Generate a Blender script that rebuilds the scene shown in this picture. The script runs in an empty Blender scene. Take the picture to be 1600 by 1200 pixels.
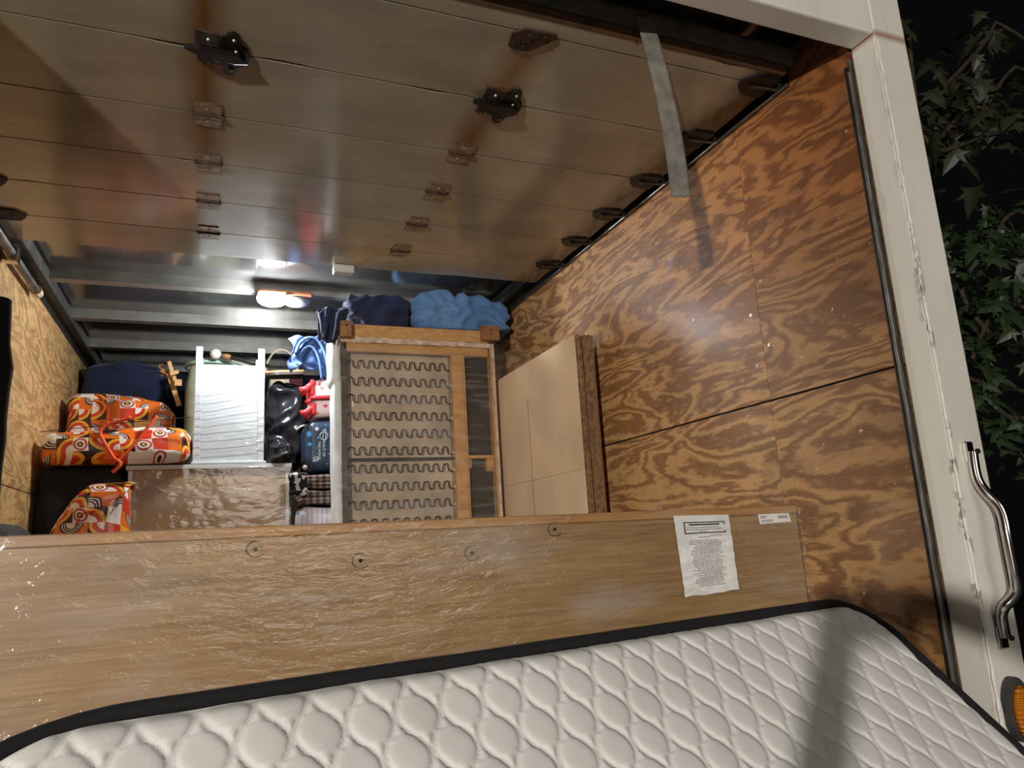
import bpy, bmesh, math, random
from mathutils import Vector, Matrix, noise
PI = math.pi
S = bpy.context.scene
COL = S.collection
# ------------------------------------------------------------------ camera
# world: X right across the truck, Y into the truck, Z up, truck floor z=0
F = 1135.77
R0 = Vector((0.92560849, -0.37400775, -0.05802699))
R1 = Vector((0.0238824, 0.21072515, -0.97725357))
R2 = Vector((0.37772816, 0.90316838, 0.20398118))
CAM = Vector((0, 0, 0.87))
cd = bpy.data.cameras.new('camera'); cam = bpy.data.objects.new('camera', cd); COL.objects.link(cam)
cd.sensor_width = 36; cd.lens = F * 36 / 1600; cd.clip_start = 0.02; cd.clip_end = 200
m = Matrix.Identity(4)
for i in range(3):
    m[i][0] = R0[i]; m[i][1] = -R1[i]; m[i][2] = -R2[i]; m[i][3] = CAM[i]
cam.matrix_world = m
S.camera = cam
# ------------------------------------------------------------------ world, lamps, exposure
w = bpy.data.worlds.new('night'); S.world = w; w.use_nodes = True
w.node_tree.nodes['Background'].inputs[0].default_value = (0.0028, 0.0028, 0.0028, 1)
w.node_tree.nodes['Background'].inputs[1].default_value = 0.5
S.view_settings.view_transform = 'Standard'; S.view_settings.look = 'None'
S.view_settings.gamma = 1; S.view_settings.exposure = 0.86; S.view_settings.use_curve_mapping = False

def lamp(name, kind, loc, energy, color, size=0.1, target=None, spot=None):
    l = bpy.data.lights.new(name, kind); l.energy = energy; l.color = color
    if kind == 'AREA': l.size = size
    else: l.shadow_soft_size = size
    if spot: l.spot_size = spot; l.spot_blend = .6
    o = bpy.data.objects.new(name, l); o.location = loc
    if target: o.rotation_euler = (Vector(target) - Vector(loc)).to_track_quat('-Z', 'Y').to_euler()
    COL.objects.link(o); return o
lamp('street_light', 'POINT', (-2.50, -2.54, 1.235), 440, (1.0, 0.93, 0.845), 0.055)
lamp('dome_light', 'POINT', (0.245, 3.70, 2.06), 20, (0.90, 0.96, 1.0), 0.035)
lamp('fill_light', 'AREA', (1.5, -7.5, 3.2), 70, (1.0, 0.93, 0.84), 3.5, (0.3, 1.5, 1.0))  # broad soft fill added behind the camera to lift the ambient, no real lamp

def at(px, py, Y):
    r = R0 * ((px - 800) / F) + R1 * ((py - 600) / F) + R2
    return CAM + r * (Y / r.y)

# ------------------------------------------------------------------ materials
def lin(c):
    return tuple((v / 255 / 12.92) if v / 255 <= .04045 else ((v / 255 + .055) / 1.055) ** 2.4 for v in c) + (1,)
class NT:
    def __init__(s, name):
        s.m = bpy.data.materials.new(name); s.m.use_nodes = True
        s.t = s.m.node_tree; s.b = s.t.nodes['Principled BSDF']; s.out = s.t.nodes['Material Output']
        s.tc = s.t.nodes.new('ShaderNodeTexCoord')
    def put(s, sock, v):
        if isinstance(v, bpy.types.NodeSocket): s.t.links.new(v, sock)
        elif v is not None: sock.default_value = v
    def math(s, op, a, b=None, c=None, clamp=False):
        n = s.t.nodes.new('ShaderNodeMath'); n.operation = op; n.use_clamp = clamp
        s.put(n.inputs[0], a)
        if b is not None: s.put(n.inputs[1], b)
        if c is not None: s.put(n.inputs[2], c)
        return n.outputs[0]
    def vmath(s, op, a, b=None):
        n = s.t.nodes.new('ShaderNodeVectorMath'); n.operation = op
        s.put(n.inputs[0], a)
        if b is not None: s.put(n.inputs[1], b)
        return n.outputs['Value'] if op in ('LENGTH', 'DISTANCE') else n.outputs[0]
    def map(s, scale=(1, 1, 1), loc=(0, 0, 0), rot=(0, 0, 0), src=None):
        n = s.t.nodes.new('ShaderNodeMapping'); s.put(n.inputs[0], src or s.tc.outputs['Object'])
        n.inputs['Location'].default_value = loc; n.inputs['Scale'].default_value = scale; n.inputs['Rotation'].default_value = rot
        return n.outputs[0]
    def noise(s, vec, scale=5, detail=3, rough=.5, dist=0):
        n = s.t.nodes.new('ShaderNodeTexNoise'); s.put(n.inputs['Vector'], vec)
        n.inputs['Scale'].default_value = scale; n.inputs['Detail'].default_value = detail
        n.inputs['Roughness'].default_value = rough; n.inputs['Distortion'].default_value = dist
        return n.outputs[0]
    def ramp(s, f, stops, const=False):
        n = s.t.nodes.new('ShaderNodeValToRGB'); s.put(n.inputs[0], f); e = n.color_ramp.elements
        if const: n.color_ramp.interpolation = 'CONSTANT'
        while len(e) < len(stops): e.new(.5)
        for k, (p, c) in enumerate(stops): e[k].position = p; e[k].color = c if len(c) == 4 else lin(c)
        return n.outputs[0]
    def mix(s, f, a, b, mode='MIX'):
        n = s.t.nodes.new('ShaderNodeMix'); n.data_type = 'RGBA'; n.blend_type = mode
        s.put(n.inputs[0], f); s.put(n.inputs[6], a); s.put(n.inputs[7], b); return n.outputs[2]
    def xyz(s, vec=None):
        n = s.t.nodes.new('ShaderNodeSeparateXYZ'); s.put(n.inputs[0], vec or s.tc.outputs['Object']); return n.outputs
    def comb(s, x, y, z=0.0):
        n = s.t.nodes.new('ShaderNodeCombineXYZ'); s.put(n.inputs[0], x); s.put(n.inputs[1], y); s.put(n.inputs[2], z); return n.outputs[0]
    def bump(s, h, strength=.3, dist=.01):
        n = s.t.nodes.new('ShaderNodeBump'); s.put(n.inputs['Height'], h)
        n.inputs['Strength'].default_value = strength; n.inputs['Distance'].default_value = dist
        s.t.links.new(n.outputs[0], s.b.inputs['Normal']); return n.outputs[0]
    def done(s, col=None, rough=.6, metal=0, spec=None, coat=None):
        if col is not None: s.put(s.b.inputs['Base Color'], lin(col) if isinstance(col, tuple) and len(col) == 3 else col)
        s.put(s.b.inputs['Roughness'], rough); s.put(s.b.inputs['Metallic'], metal)
        if spec is not None: s.b.inputs['Specular IOR Level'].default_value = spec
        if coat is not None: s.b.inputs['Coat Weight'].default_value = coat; s.b.inputs['Coat Roughness'].default_value = .24 if 'plywood' in s.m.name else .15
        return s.m
def plain(name, col, rough=.6, metal=0, var=.12, scale=12, bump=.15, bscale=40, **k):
    t = NT(name); n = t.noise(t.map(), scale, 4)
    d = tuple(max(0, v * (1 - var)) for v in col); l = tuple(min(255, v * (1 + var)) for v in col)
    c = t.ramp(n, [(.3, d), (.7, l)])
    if bump: t.bump(t.noise(t.map(), bscale, 4), bump, .004)
    return t.done(c, rough, metal, **k)

def plywood(name, light, dark, orange, grime, seed=0, coat=.5, tilt=0):
    t = NT(name)
    v = t.map((1.0, 1.1, 4.3), (seed, seed * 1.7, seed * .6), (tilt, 0, 0))
    base = t.noise(v, 1.35, 3.2, .5, .7)
    wob = t.noise(t.map((1, 4, 14)), 4, 5, .7)
    s = t.math('ADD', t.math('MULTIPLY', base, 58), t.math('MULTIPLY', wob, 7.5))
    band = t.math('MULTIPLY_ADD', t.math('SINE', s), .5, .5)
    fine = t.noise(t.map((1, 5, 90)), 4, 4, .7)
    big = t.noise(t.map((1, 1, 2), (seed, 0, 3)), 1.6, 3, .5)
    f = t.math('ADD', t.math('MULTIPLY', band, .62), t.math('ADD', t.math('MULTIPLY', fine, .34), t.math('MULTIPLY_ADD', big, .5, -.25)), clamp=True)
    c = t.ramp(f, [(.18, dark), (.45, tuple((a + b) / 2 for a, b in zip(light, dark))), (.62, light), (.95, tuple(min(255, x * 1.1) for x in light))])
    x = t.xyz()
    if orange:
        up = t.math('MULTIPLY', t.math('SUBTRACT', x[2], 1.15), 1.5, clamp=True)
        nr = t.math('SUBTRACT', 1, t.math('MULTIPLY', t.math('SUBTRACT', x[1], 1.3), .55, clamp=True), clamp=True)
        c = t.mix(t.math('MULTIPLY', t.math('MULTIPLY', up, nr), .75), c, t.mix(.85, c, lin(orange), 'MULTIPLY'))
    if grime:
        g = t.math('ADD', t.math('MULTIPLY_ADD', x[1], -1.5, 2.65), t.math('MULTIPLY_ADD', big, 1.2, -.6), clamp=True)
        c = t.mix(t.math('MULTIPLY', g, .9), c, t.mix(1, c, lin(grime), 'MULTIPLY'))
    patch = t.ramp(t.noise(t.map((1, 2, 4), (9, 2, 0)), 3.2, 5, .65), [(.52, (0, 0, 0, 1)), (.68, (1, 1, 1, 1))])
    c = t.mix(t.math('MULTIPLY', patch, .35), c, lin((74, 60, 48)))
    sc_ = t.ramp(t.noise(t.map((1, 9, 14), rot=(.5, 0, 0)), 5, 2, .4), [(.755, (0, 0, 0, 1)), (.775, (1, 1, 1, 1))])
    c = t.mix(t.math('MULTIPLY', sc_, .7), c, lin((214, 196, 170)))
    t.bump(t.math('ADD', t.math('MULTIPLY', band, .6), t.math('ADD', fine, t.math('MULTIPLY', t.noise(t.map(), 30, 3), .7))), .35, .003)
    r = t.math('MULTIPLY_ADD', t.noise(t.map((1, 3, 8)), 6, 3), .5, .16)
    return t.done(c, r, coat=coat)
def wood(name, light, dark, along=(1, 14, 14), scale=6, rough=.4, coat=None, bump=.1):
    t = NT(name)
    n = t.noise(t.map(along), scale, 5, .65, .4)
    c = t.ramp(n, [(.3, dark), (.62, light)])
    t.bump(n, bump, .002)
    return t.done(c, rough, coat=coat)
def fabric(name, col, dark, scale=6, weave=900, rough=.9):
    t = NT(name)
    c = t.ramp(t.noise(t.map(), scale, 4), [(.3, dark), (.7, col)])
    t.bump(t.noise(t.map(), 260, 2), .35, .002)
    m_ = t.done(c, rough); t.b.inputs['Sheen Weight'].default_value = 0 if sum(col) < 150 else .15; return m_
def film(name, amount=.10, scale=30, bumpv=.6, rough=.12, stretch=(1, 1, 1), tint=(235, 238, 240)):
    t = NT(name); t.t.nodes.remove(t.b)
    tr = t.t.nodes.new('ShaderNodeBsdfTransparent'); gl = t.t.nodes.new('ShaderNodeBsdfGlossy'); df = t.t.nodes.new('ShaderNodeBsdfDiffuse')
    df.inputs[0].default_value = lin(tint); gl.inputs['Roughness'].default_value = rough
    n = t.t.nodes.new('ShaderNodeBump'); h = t.noise(t.map(stretch), scale, 4, .6, .6)
    t.put(n.inputs['Height'], h); n.inputs['Strength'].default_value = bumpv; n.inputs['Distance'].default_value = .01
    t.t.links.new(n.outputs[0], gl.inputs['Normal'])
    a = t.t.nodes.new('ShaderNodeMixShader'); b = t.t.nodes.new('ShaderNodeMixShader')
    haze = t.ramp(t.noise(t.map(stretch, rot=(0, .5, 0)), scale * .25, 3), [(.5, (0, 0, 0, 1)), (.8, (.10, .10, .10, 1))])
    t.put(a.inputs[0], haze); t.t.links.new(tr.outputs[0], a.inputs[1]); t.t.links.new(df.outputs[0], a.inputs[2])
    b.inputs[0].default_value = amount; t.t.links.new(a.outputs[0], b.inputs[1]); t.t.links.new(gl.outputs[0], b.inputs[2])
    t.t.links.new(b.outputs[0], t.out.inputs[0]); return t.m

M = {}
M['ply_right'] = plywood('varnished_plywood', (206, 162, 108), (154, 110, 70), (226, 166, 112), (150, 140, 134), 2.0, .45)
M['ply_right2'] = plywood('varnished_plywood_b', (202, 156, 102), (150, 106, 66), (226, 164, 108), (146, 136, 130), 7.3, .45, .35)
M['ply_left'] = plywood('raw_plywood', (214, 172, 114), (182, 138, 88), None, None, 4.1, .1)
def door_mat():
    t = NT('painted_door_panel'); x = t.xyz()
    c = t.ramp(t.noise(t.map((1, 2.5, 1)), 3, 5, .6), [(.3, (150, 141, 124)), (.7, (174, 164, 144))])
    def col(cx, w_, y0, y1, k):
        d = t.math('ABSOLUTE', t.math('SUBTRACT', x[0], cx))
        a = t.math('SUBTRACT', 1, t.math('DIVIDE', d, w_), clamp=True)
        b = t.math('MULTIPLY', t.math('MULTIPLY_ADD', x[1], 12, -12 * y0, clamp=True), t.math('MULTIPLY_ADD', x[1], -7, 7 * y1, clamp=True))
        n = t.math('MULTIPLY', t.noise(t.map((14, 3, 1)), 2.2, 4), k, clamp=True)
        return t.math('MULTIPLY', t.math('MULTIPLY', a, b), n)
    s = t.math('ADD', col(.73, .085, 1.42, 2.1, 3.0), col(-.045, .075, 1.4, 2.36, 2.6), clamp=True)
    c = t.mix(s, c, lin((118, 80, 34)))
    e = t.math('MULTIPLY', t.math('MULTIPLY_ADD', x[0], 10, -13.3), t.math('MULTIPLY', t.noise(t.map(), 9, 4), 2.1), clamp=True)
    c = t.mix(e, c, lin((38, 30, 22)))
    sp = t.ramp(t.noise(t.map((1.2, 3, 1)), 7, 5, .7), [(.66, (0, 0, 0, 1)), (.74, (1, 1, 1, 1))])
    c = t.mix(t.math('MULTIPLY', sp, .55), c, lin((80, 62, 42)))
    t.bump(t.noise(t.map((1, 1, 1)), 9, 3), .06, .01)
    return t.done(c, t.math('MULTIPLY_ADD', t.noise(t.map(), 5, 3), .16, .09), coat=.6)
M['door'] = door_mat()
M['roof'] = plain('roof_skin', (150, 148, 146), .13, .85, .15, 2, .12, 4)
M['bow'] = plain('galvanised_bow', (150, 148, 142), .4, .6, .1, 9)
M['front'] = plain('front_wall_liner', (40, 44, 60), .6)
M['galv'] = plain('galvanised_steel', (120, 118, 114), .4, .8, .2, 20)
M['galv_dark'] = plain('grimy_steel', (58, 55, 50), .45, .6, .3, 15)
M['chrome'] = plain('chrome', (205, 200, 195), .14, 1, .05, 8, .05, 20)
M['rust'] = plain('rusty_steel', (62, 45, 33), .7, .3, .4, 40, .5, 90)
M['hinge'] = plain('painted_hinge', (146, 128, 108), .3, .2, .25, 60, .3, 120)
M['darkrust'] = plain('dark_grease', (22, 17, 14), .4, .3, .3, 40)
def white_paint():
    t = NT('chipped_white_paint'); 
    c = t.ramp(t.noise(t.map((1, 1, .3)), 4, 4), [(.3, (202, 199, 188)), (.7, (222, 219, 210))])
    x = t.xyz()
    chip = t.ramp(t.noise(t.map((1, 1, .5)), 34, 5, .7), [(.53, (0, 0, 0, 1)), (.57, (1, 1, 1, 1))])
    near = t.math('SUBTRACT', 1, t.math('MULTIPLY', t.math('ABSOLUTE', t.math('SUBTRACT', x[0], 1.524)), 70), clamp=True)
    near = t.math('MULTIPLY', near, t.math('SUBTRACT', 1, t.math('MULTIPLY', t.math('ABSOLUTE', t.math('SUBTRACT', x[1], 1.13)), 60), clamp=True))
    low = t.math('MULTIPLY_ADD', x[2], -1.2, 2.5, clamp=True)
    c = t.mix(t.math('MULTIPLY', t.math('MULTIPLY', chip, near), low), c, lin((40, 36, 26)))
    dirt = t.ramp(t.noise(t.map((4, 4, 1.2)), 6, 5, .7), [(.58, (0, 0, 0, 1)), (.74, (1, 1, 1, 1))])
    c = t.mix(t.math('MULTIPLY', dirt, .22), c, lin((120, 108, 84)))
    rz = t.math('SUBTRACT', 1, t.math('MULTIPLY', t.math('ABSOLUTE', t.math('SUBTRACT', x[2], 2.06)), 60), clamp=True)
    rx = t.math('MULTIPLY_ADD', x[0], 200, -303, clamp=True)
    c = t.mix(t.math('MULTIPLY', t.math('MULTIPLY', rz, rx), .8), c, lin((140, 84, 40)))
    t.bump(t.noise(t.map(), 60, 3), .12, .003)
    return t.done(c, .35)
M['wpaint'] = white_paint()
M['rubber'] = plain('weathered_rubber_seal', (64, 64, 62), .7, 0, .25, 14, .4, 30)
M['brownedge'] = plain('bare_panel_edge', (96, 72, 50), .7, 0, .2, 20)
M['strap'] = plain('grey_webbing', (106, 102, 94), .85, 0, .15, 30, .5, 300)
M['mattress'] = NT('mattress_fabric'); 
_t = M['mattress']; _t.bump(_t.noise(_t.map(), 500, 2), .25, .001)
M['mattress'] = _t.done(_t.ramp(_t.noise(_t.map(), 7, 3), [(.3, (212, 211, 207)), (.7, (222, 221, 218))]), .75)
_t.b.inputs['Sheen Weight'].default_value = .15
M['piping'] = fabric('black_edge_tape', (16, 16, 20), (6, 6, 8))
M['mside'] = fabric('charcoal_side_fabric', (52, 52, 56), (34, 34, 38))
def board_mat():
    t = NT('oak_effect_laminate')
    n = t.noise(t.map((1.2, 1, 26)), 5, 6, .68, .35); b = t.noise(t.map((.8, 1, 5)), 2.5, 3)
    f = t.math('ADD', t.math('MULTIPLY', n, .75), t.math('MULTIPLY', b, .3))
    c = t.ramp(f, [(.32, (118, 92, 62)), (.5, (148, 117, 80)), (.72, (172, 141, 100))])
    t.bump(n, .2, .002); return t.done(c, .38)
M['board'] = board_mat()
M['boardedge'] = wood('board_edge_band', (178, 136, 88), (146, 104, 64), (1, 10, 20), 5, .35)
M['film_board'] = film('stretch_film', .035, 14, .5, .12, (1.0, 1, 3.4))
M['film_sofa'] = film('stretch_film_sofa', .045, 26, .6, .16, (.5, 1, 5))
M['film_dresser'] = film('stretch_film_dresser', .05, 6, .35, .10, (1, 1, 2.8))
M['film_stand'] = film('stretch_film_stand', .08, 14, .6, .12, (.8, 1, 4))
M['paper'] = plain('crinkled_paper', (228, 226, 222), .6, 0, .04, 8, .5, 60)
M['ink'] = plain('grey_print', (108, 108, 116), .8, 0, .05, 8, 0)
M['inkd'] = plain('dark_print', (34, 34, 42), .8, 0, .05, 8, 0)
M['socket'] = plain('bolt_socket', (30, 24, 20), .4, .5)
M['screwhead'] = plain('screw_head', (190, 180, 160), .3, .9)
M['cardboard'] = plain('cardboard_face', (234, 206, 172), .75, 0, .05, 3, .1, 25)
M['cardside'] = plain('cardboard_edge', (146, 112, 78), .85, 0, .25, 60, .3, 120)
M['cardline'] = plain('score_line', (176, 140, 102), .85)
M['pine'] = wood('pine_frame', (206, 158, 96), (168, 116, 60), (1, 12, 3), 7, .55)
M['pine_end'] = wood('pine_rail', (208, 164, 106), (176, 126, 74), (3, 12, 12), 6, .55)
M['backing'] = plain('dusty_backing_cloth', (184, 166, 142), .85, 0, .12, 5, .3, 200)
M['torn'] = plain('torn_lining_fabric', (202, 178, 156), .9, 0, .15, 30, .6, 80)
M['upholst'] = plain('pale_grey_upholstery', (212, 216, 216), .85, 0, .08, 8, .3, 150)
M['springwire'] = plain('spring_wire', (46, 38, 30), .45, .7)
M['void'] = plain('dark_sofa_lining_and_shade', (44, 36, 30), .9)  # also colours the panel that stands for shade in the sofa hollow
M['block'] = wood('foot_block', (160, 112, 70), (116, 76, 44), (6, 6, 6), 5, .6)
M['white'] = plain('white_lacquer', (206, 210, 212), .35, 0, .03, 5, .05, 20)
M['whiteb'] = plain('white_laminate', (204, 201, 194), .45, 0, .04, 5, .05, 20)
M['hardboard'] = plain('brown_hardboard', (172, 134, 92), .6, 0, .06, 4, .08, 30)
M['navy'] = fabric('navy_quilt', (34, 44, 82), (18, 24, 48))
M['navydk'] = fabric('dark_navy_quilt', (30, 34, 52), (14, 16, 28))
M['blue'] = fabric('blue_quilt', (112, 156, 208), (76, 116, 168))
M['denim'] = fabric('denim_blue_quilt', (92, 126, 180), (52, 78, 128), 9)
M['edging'] = fabric('light_blue_binding', (150, 176, 206), (110, 140, 180))
M['black'] = fabric('black_cloth', (18, 18, 20), (8, 8, 9))
M['blackpl'] = plain('black_plastic_bag', (34, 34, 37), .22, 0, .3, 8, .7, 18)
M['furry'] = fabric('grey_brown_fleece', (78, 68, 60), (46, 40, 36))
M['mint'] = plain('mint_plastic', (168, 206, 186), .4, 0, .05)
M['minttr'] = plain('cloudy_plastic', (150, 152, 124), .35, 0, .1)
M['maroon'] = fabric('maroon_cloth', (96, 20, 36), (60, 10, 22))
M['pink'] = plain('pale_pink_shell', (250, 222, 224), .35, 0, .03)
M['red'] = plain('coral_red_plastic', (226, 58, 62), .35, 0, .05)
M['spacenavy'] = plain('navy_printed_shell', (38, 62, 84), .4, 0, .12)
M['printwhite'] = plain('white_print', (220, 226, 232), .5, 0, .02, 5, 0)
M['printblue'] = plain('sky_blue_print', (70, 158, 220), .5, 0, .02, 5, 0)
M['finial'] = plain('white_ceramic', (206, 200, 190), .3)
M['darkwood'] = wood('dark_underside', (70, 50, 36), (40, 28, 20), (1, 6, 6), 5, .5)
M['rattan'] = plain('cream_cane', (206, 190, 160), .6)
M['asphalt'] = plain('asphalt', (44, 43, 42), .9, 0, .3, 40, .5, 120)
M['deck'] = wood('deck_planks', (120, 92, 64), (84, 62, 42), (14, 1, 1), 5, .7)
M['bodypaint'] = plain('white_body_paint', (200, 198, 192), .4, 0, .04)
M['steelblack'] = plain('black_chassis_steel', (24, 24, 25), .6, .3)
M['bark'] = plain('bark', (62, 52, 40), .9, 0, .3, 20, .6, 60)
def leaf_mat(n, a, b):
    t = NT(n); c = t.ramp(t.noise(t.map(), 3, 3), [(.3, b), (.7, a)])
    m_ = t.done(c, .45); return m_
M['leaf'] = leaf_mat('leaf_green', (52, 68, 38), (30, 44, 24))
M['leafp'] = leaf_mat('leaf_pale', (62, 64, 46), (42, 46, 30))
t = NT('amber_lens'); _w = t.math('SINE', t.math('MULTIPLY', t.xyz()[2], 700)); t.bump(_w, .6, .003)
t.b.inputs['Transmission Weight'].default_value = .25
M['amber'] = t.done((206, 120, 20), .18)
t = NT('lit_lens'); t.b.inputs['Emission Color'].default_value = (0.93, 0.98, 1, 1); t.b.inputs['Emission Strength'].default_value = 22
M['lit'] = t.done((255, 255, 255), .3)
M['lens'] = plain('clear_ribbed_lens', (120, 124, 130), .15, 0, .05)
M['lampbase'] = plain('lamp_base', (150, 96, 66), .35, .2, .2)

def retro():
    t = NT('retro_print'); x = t.xyz()
    u = t.math('MULTIPLY', t.math('ADD', x[0], t.math('MULTIPLY', x[1], .25)), 15)
    v = t.math('MULTIPLY', t.math('ADD', x[2], t.math('MULTIPLY', x[1], .8)), 15)
    wv = t.noise(t.map(), 5, 2); u = t.math('ADD', u, t.math('MULTIPLY', wv, 1.1)); v = t.math('ADD', v, t.math('MULTIPLY', wv, .8))
    P = t.comb(u, v); cell = t.vmath('FLOOR', P); f = t.vmath('FRACTION', P)
    def wn(off):
        n = t.t.nodes.new('ShaderNodeTexWhiteNoise'); n.noise_dimensions = '3D'
        t.put(n.inputs[0], t.vmath('ADD', cell, (off, off * 2.3, off * .7))); return n.outputs['Value']
    r1, r2, r3, r4, r5 = [wn(k) for k in (1.5, 7.1, 13.3, 21.7, 31.9)]
    cx = t.math('GREATER_THAN', r1, .5); cy = t.math('GREATER_THAN', r2, .5)
    d = t.vmath('DISTANCE', f, t.comb(cx, cy))
    dc = t.vmath('DISTANCE', f, (.5, .5, 0))
    W, O, Y_, R, D, Rd = (242, 232, 220), (232, 112, 30), (244, 176, 40), (214, 62, 32), (58, 30, 34), (190, 70, 60)
    arcs = t.ramp(d, [(0, W), (.34, D), (.42, W), (.47, D), (.55, W), (.6, D), (.7, O)], True)
    arcs2 = t.ramp(d, [(0, W), (.5, R), (.78, Y_), (.98, D)], True)
    rings = t.ramp(dc, [(0, Y_), (.1, D), (.2, W), (.33, Rd), (.46, W)], True)
    flat = t.ramp(r4, [(0, W), (.3, O), (.5, R), (.65, Y_), (.8, D), (.88, W)], True)
    c = t.mix(t.math('GREATER_THAN', r3, .3), arcs2, arcs)
    c = t.mix(t.math('GREATER_THAN', r3, .55), c, rings)
    c = t.mix(t.math('GREATER_THAN', r3, .75), c, flat)
    t.bump(t.noise(t.map((1, 1, 1)), 22, 3, .5, .5), .5, .008)
    return t.done(c, .3, coat=.3)
M['retro'] = retro()
M['orange_strap'] = plain('orange_webbing', (226, 84, 34), .6, 0, .1)
def plaid():
    t = NT('brown_plaid_fleece'); x = t.xyz()
    a = t.math('SINE', t.math('MULTIPLY', x[0], 190)); b = t.math('SINE', t.math('MULTIPLY', x[2], 330))
    f = t.math('MULTIPLY_ADD', t.math('ADD', a, b), .25, .5)
    c = t.ramp(f, [(.2, (44, 34, 32)), (.5, (92, 74, 66)), (.85, (140, 122, 110))]); t.bump(t.noise(t.map(), 60, 3), .4, .006)
    return t.done(c, .95)
M['plaid'] = plaid()
def stripes():
    t = NT('striped_cotton'); x = t.xyz(); a = t.math('FRACT', t.math('MULTIPLY', x[0], 42))
    c = t.ramp(a, [(0, (226, 222, 232)), (.3, (110, 130, 190)), (.42, (230, 226, 234)), (.72, (220, 150, 160)), (.8, (232, 228, 236))], True)
    t.bump(t.noise(t.map(), 40, 3), .4, .006); return t.done(c, .9)
M['stripes'] = stripes()
def dots():
    t = NT('black_white_print'); c = t.ramp(t.noise(t.map(), 38, 1), [(.5, (26, 24, 26)), (.53, (222, 212, 204))], True)
    return t.done(c, .9)
M['dots'] = dots()

# ------------------------------------------------------------------ builders
def tag(o, label=None, cat=None, group=None, kind=None):
    if label: o['label'] = label
    if cat: o['category'] = cat
    if group: o['group'] = group
    if kind: o['kind'] = kind
    return o
def obj(name, bm, mat, parent=None, smooth=False, label=None):
    me = bpy.data.meshes.new(name)
    if isinstance(bm, bmesh.types.BMesh):
        bmesh.ops.recalc_face_normals(bm, faces=bm.faces); bm.to_mesh(me); bm.free()
    else: me = bm
    me.materials.append(M[mat] if isinstance(mat, str) else mat)
    if smooth:
        for p in me.polygons: p.use_smooth = True
    o = bpy.data.objects.new(name, me); COL.objects.link(o)
    if parent:
        o.parent = parent
        if parent.parent is None: o.matrix_parent_inverse = Matrix.Translation(-parent.location)
    if label: o['label'] = label
    return o
def world_loc(o):
    v = Vector((0, 0, 0))
    while o is not None:
        if o.parent is None: v += o.location
        o = o.parent
    return v
def thing(name, label, cat, loc=(0, 0, 0), group=None):
    o = bpy.data.objects.new(name, None); COL.objects.link(o); o.location = loc; o.empty_display_size = .1
    return tag(o, label, cat, group)
def struct(name, bm=None, mat=None, loc=(0, 0, 0)):
    if bm is None:
        o = bpy.data.objects.new(name, None); COL.objects.link(o); o.location = loc
    else: o = obj(name, bm, mat)
    o['kind'] = 'structure'; return o
def box(x0, x1, y0, y1, z0, z1, bev=0, bm=None, seg=1):
    b = bm or bmesh.new()
    r = bmesh.ops.create_cube(b, size=1)['verts']
    for v in r:
        v.co = Vector(((x0 + x1) / 2 + v.co.x * (x1 - x0), (y0 + y1) / 2 + v.co.y * (y1 - y0), (z0 + z1) / 2 + v.co.z * (z1 - z0)))
    if bev:
        ed = list({e for v in r for e in v.link_edges})
        bmesh.ops.bevel(b, geom=ed, offset=bev, segments=seg, affect='EDGES', profile=.5)
    return b
def tube(pts, r, n=8, bm=None, closed=False, flat=None):
    b = bm or bmesh.new(); pts = [Vector(p) for p in pts]; L = len(pts); rings = []; a = None
    for i, p in enumerate(pts):
        if closed: d = pts[(i + 1) % L] - pts[i - 1]
        else: d = pts[min(i + 1, L - 1)] - pts[max(i - 1, 0)]
        d.normalize()
        if a is None:
            a = d.cross(Vector((0, 0, 1)))
            if a.length < .05: a = d.cross(Vector((0, 1, 0)))
        a = (a - d * a.dot(d)).normalized(); c = d.cross(a).normalized()
        rr = r[i] if isinstance(r, (list, tuple)) else r
        rings.append([b.verts.new(p + a * math.cos(2 * PI * k / n) * rr + c * math.sin(2 * PI * k / n) * rr * (flat or 1)) for k in range(n)])
    for i in range(L if closed else L - 1):
        A, B = rings[i], rings[(i + 1) % L]
        for k in range(n): b.faces.new((A[k], A[(k + 1) % n], B[(k + 1) % n], B[k]))
    if not closed:
        b.faces.new(rings[0]); b.faces.new(rings[-1][::-1])
    return b
def disc(c, r, axis, h, n=16, bm=None, r2=None):
    b = bm or bmesh.new(); c = Vector(c); ax = Vector(axis).normalized()
    u = ax.orthogonal().normalized(); v = ax.cross(u)
    A = [b.verts.new(c + (u * math.cos(2 * PI * k / n) + v * math.sin(2 * PI * k / n)) * r) for k in range(n)]
    B = [b.verts.new(c + ax * h + (u * math.cos(2 * PI * k / n) + v * math.sin(2 * PI * k / n)) * (r if r2 is None else r2)) for k in range(n)]
    for k in range(n): b.faces.new((A[k], A[(k + 1) % n], B[(k + 1) % n], B[k]))
    b.faces.new(A); b.faces.new(B[::-1]); return b
def prism(poly, y0, y1, bm=None, fn=None):
    """polygon in x,z extruded in y (fn maps (a,b,c) to a point)"""
    b = bm or bmesh.new(); fn = fn or (lambda a, b_, c: (a, c, b_))
    A = [b.verts.new(fn(p[0], p[1], y0)) for p in poly]; B = [b.verts.new(fn(p[0], p[1], y1)) for p in poly]
    n = len(poly)
    for k in range(n): b.faces.new((A[k], A[(k + 1) % n], B[(k + 1) % n], B[k]))
    b.faces.new(A); b.faces.new(B[::-1]); return b
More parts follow.
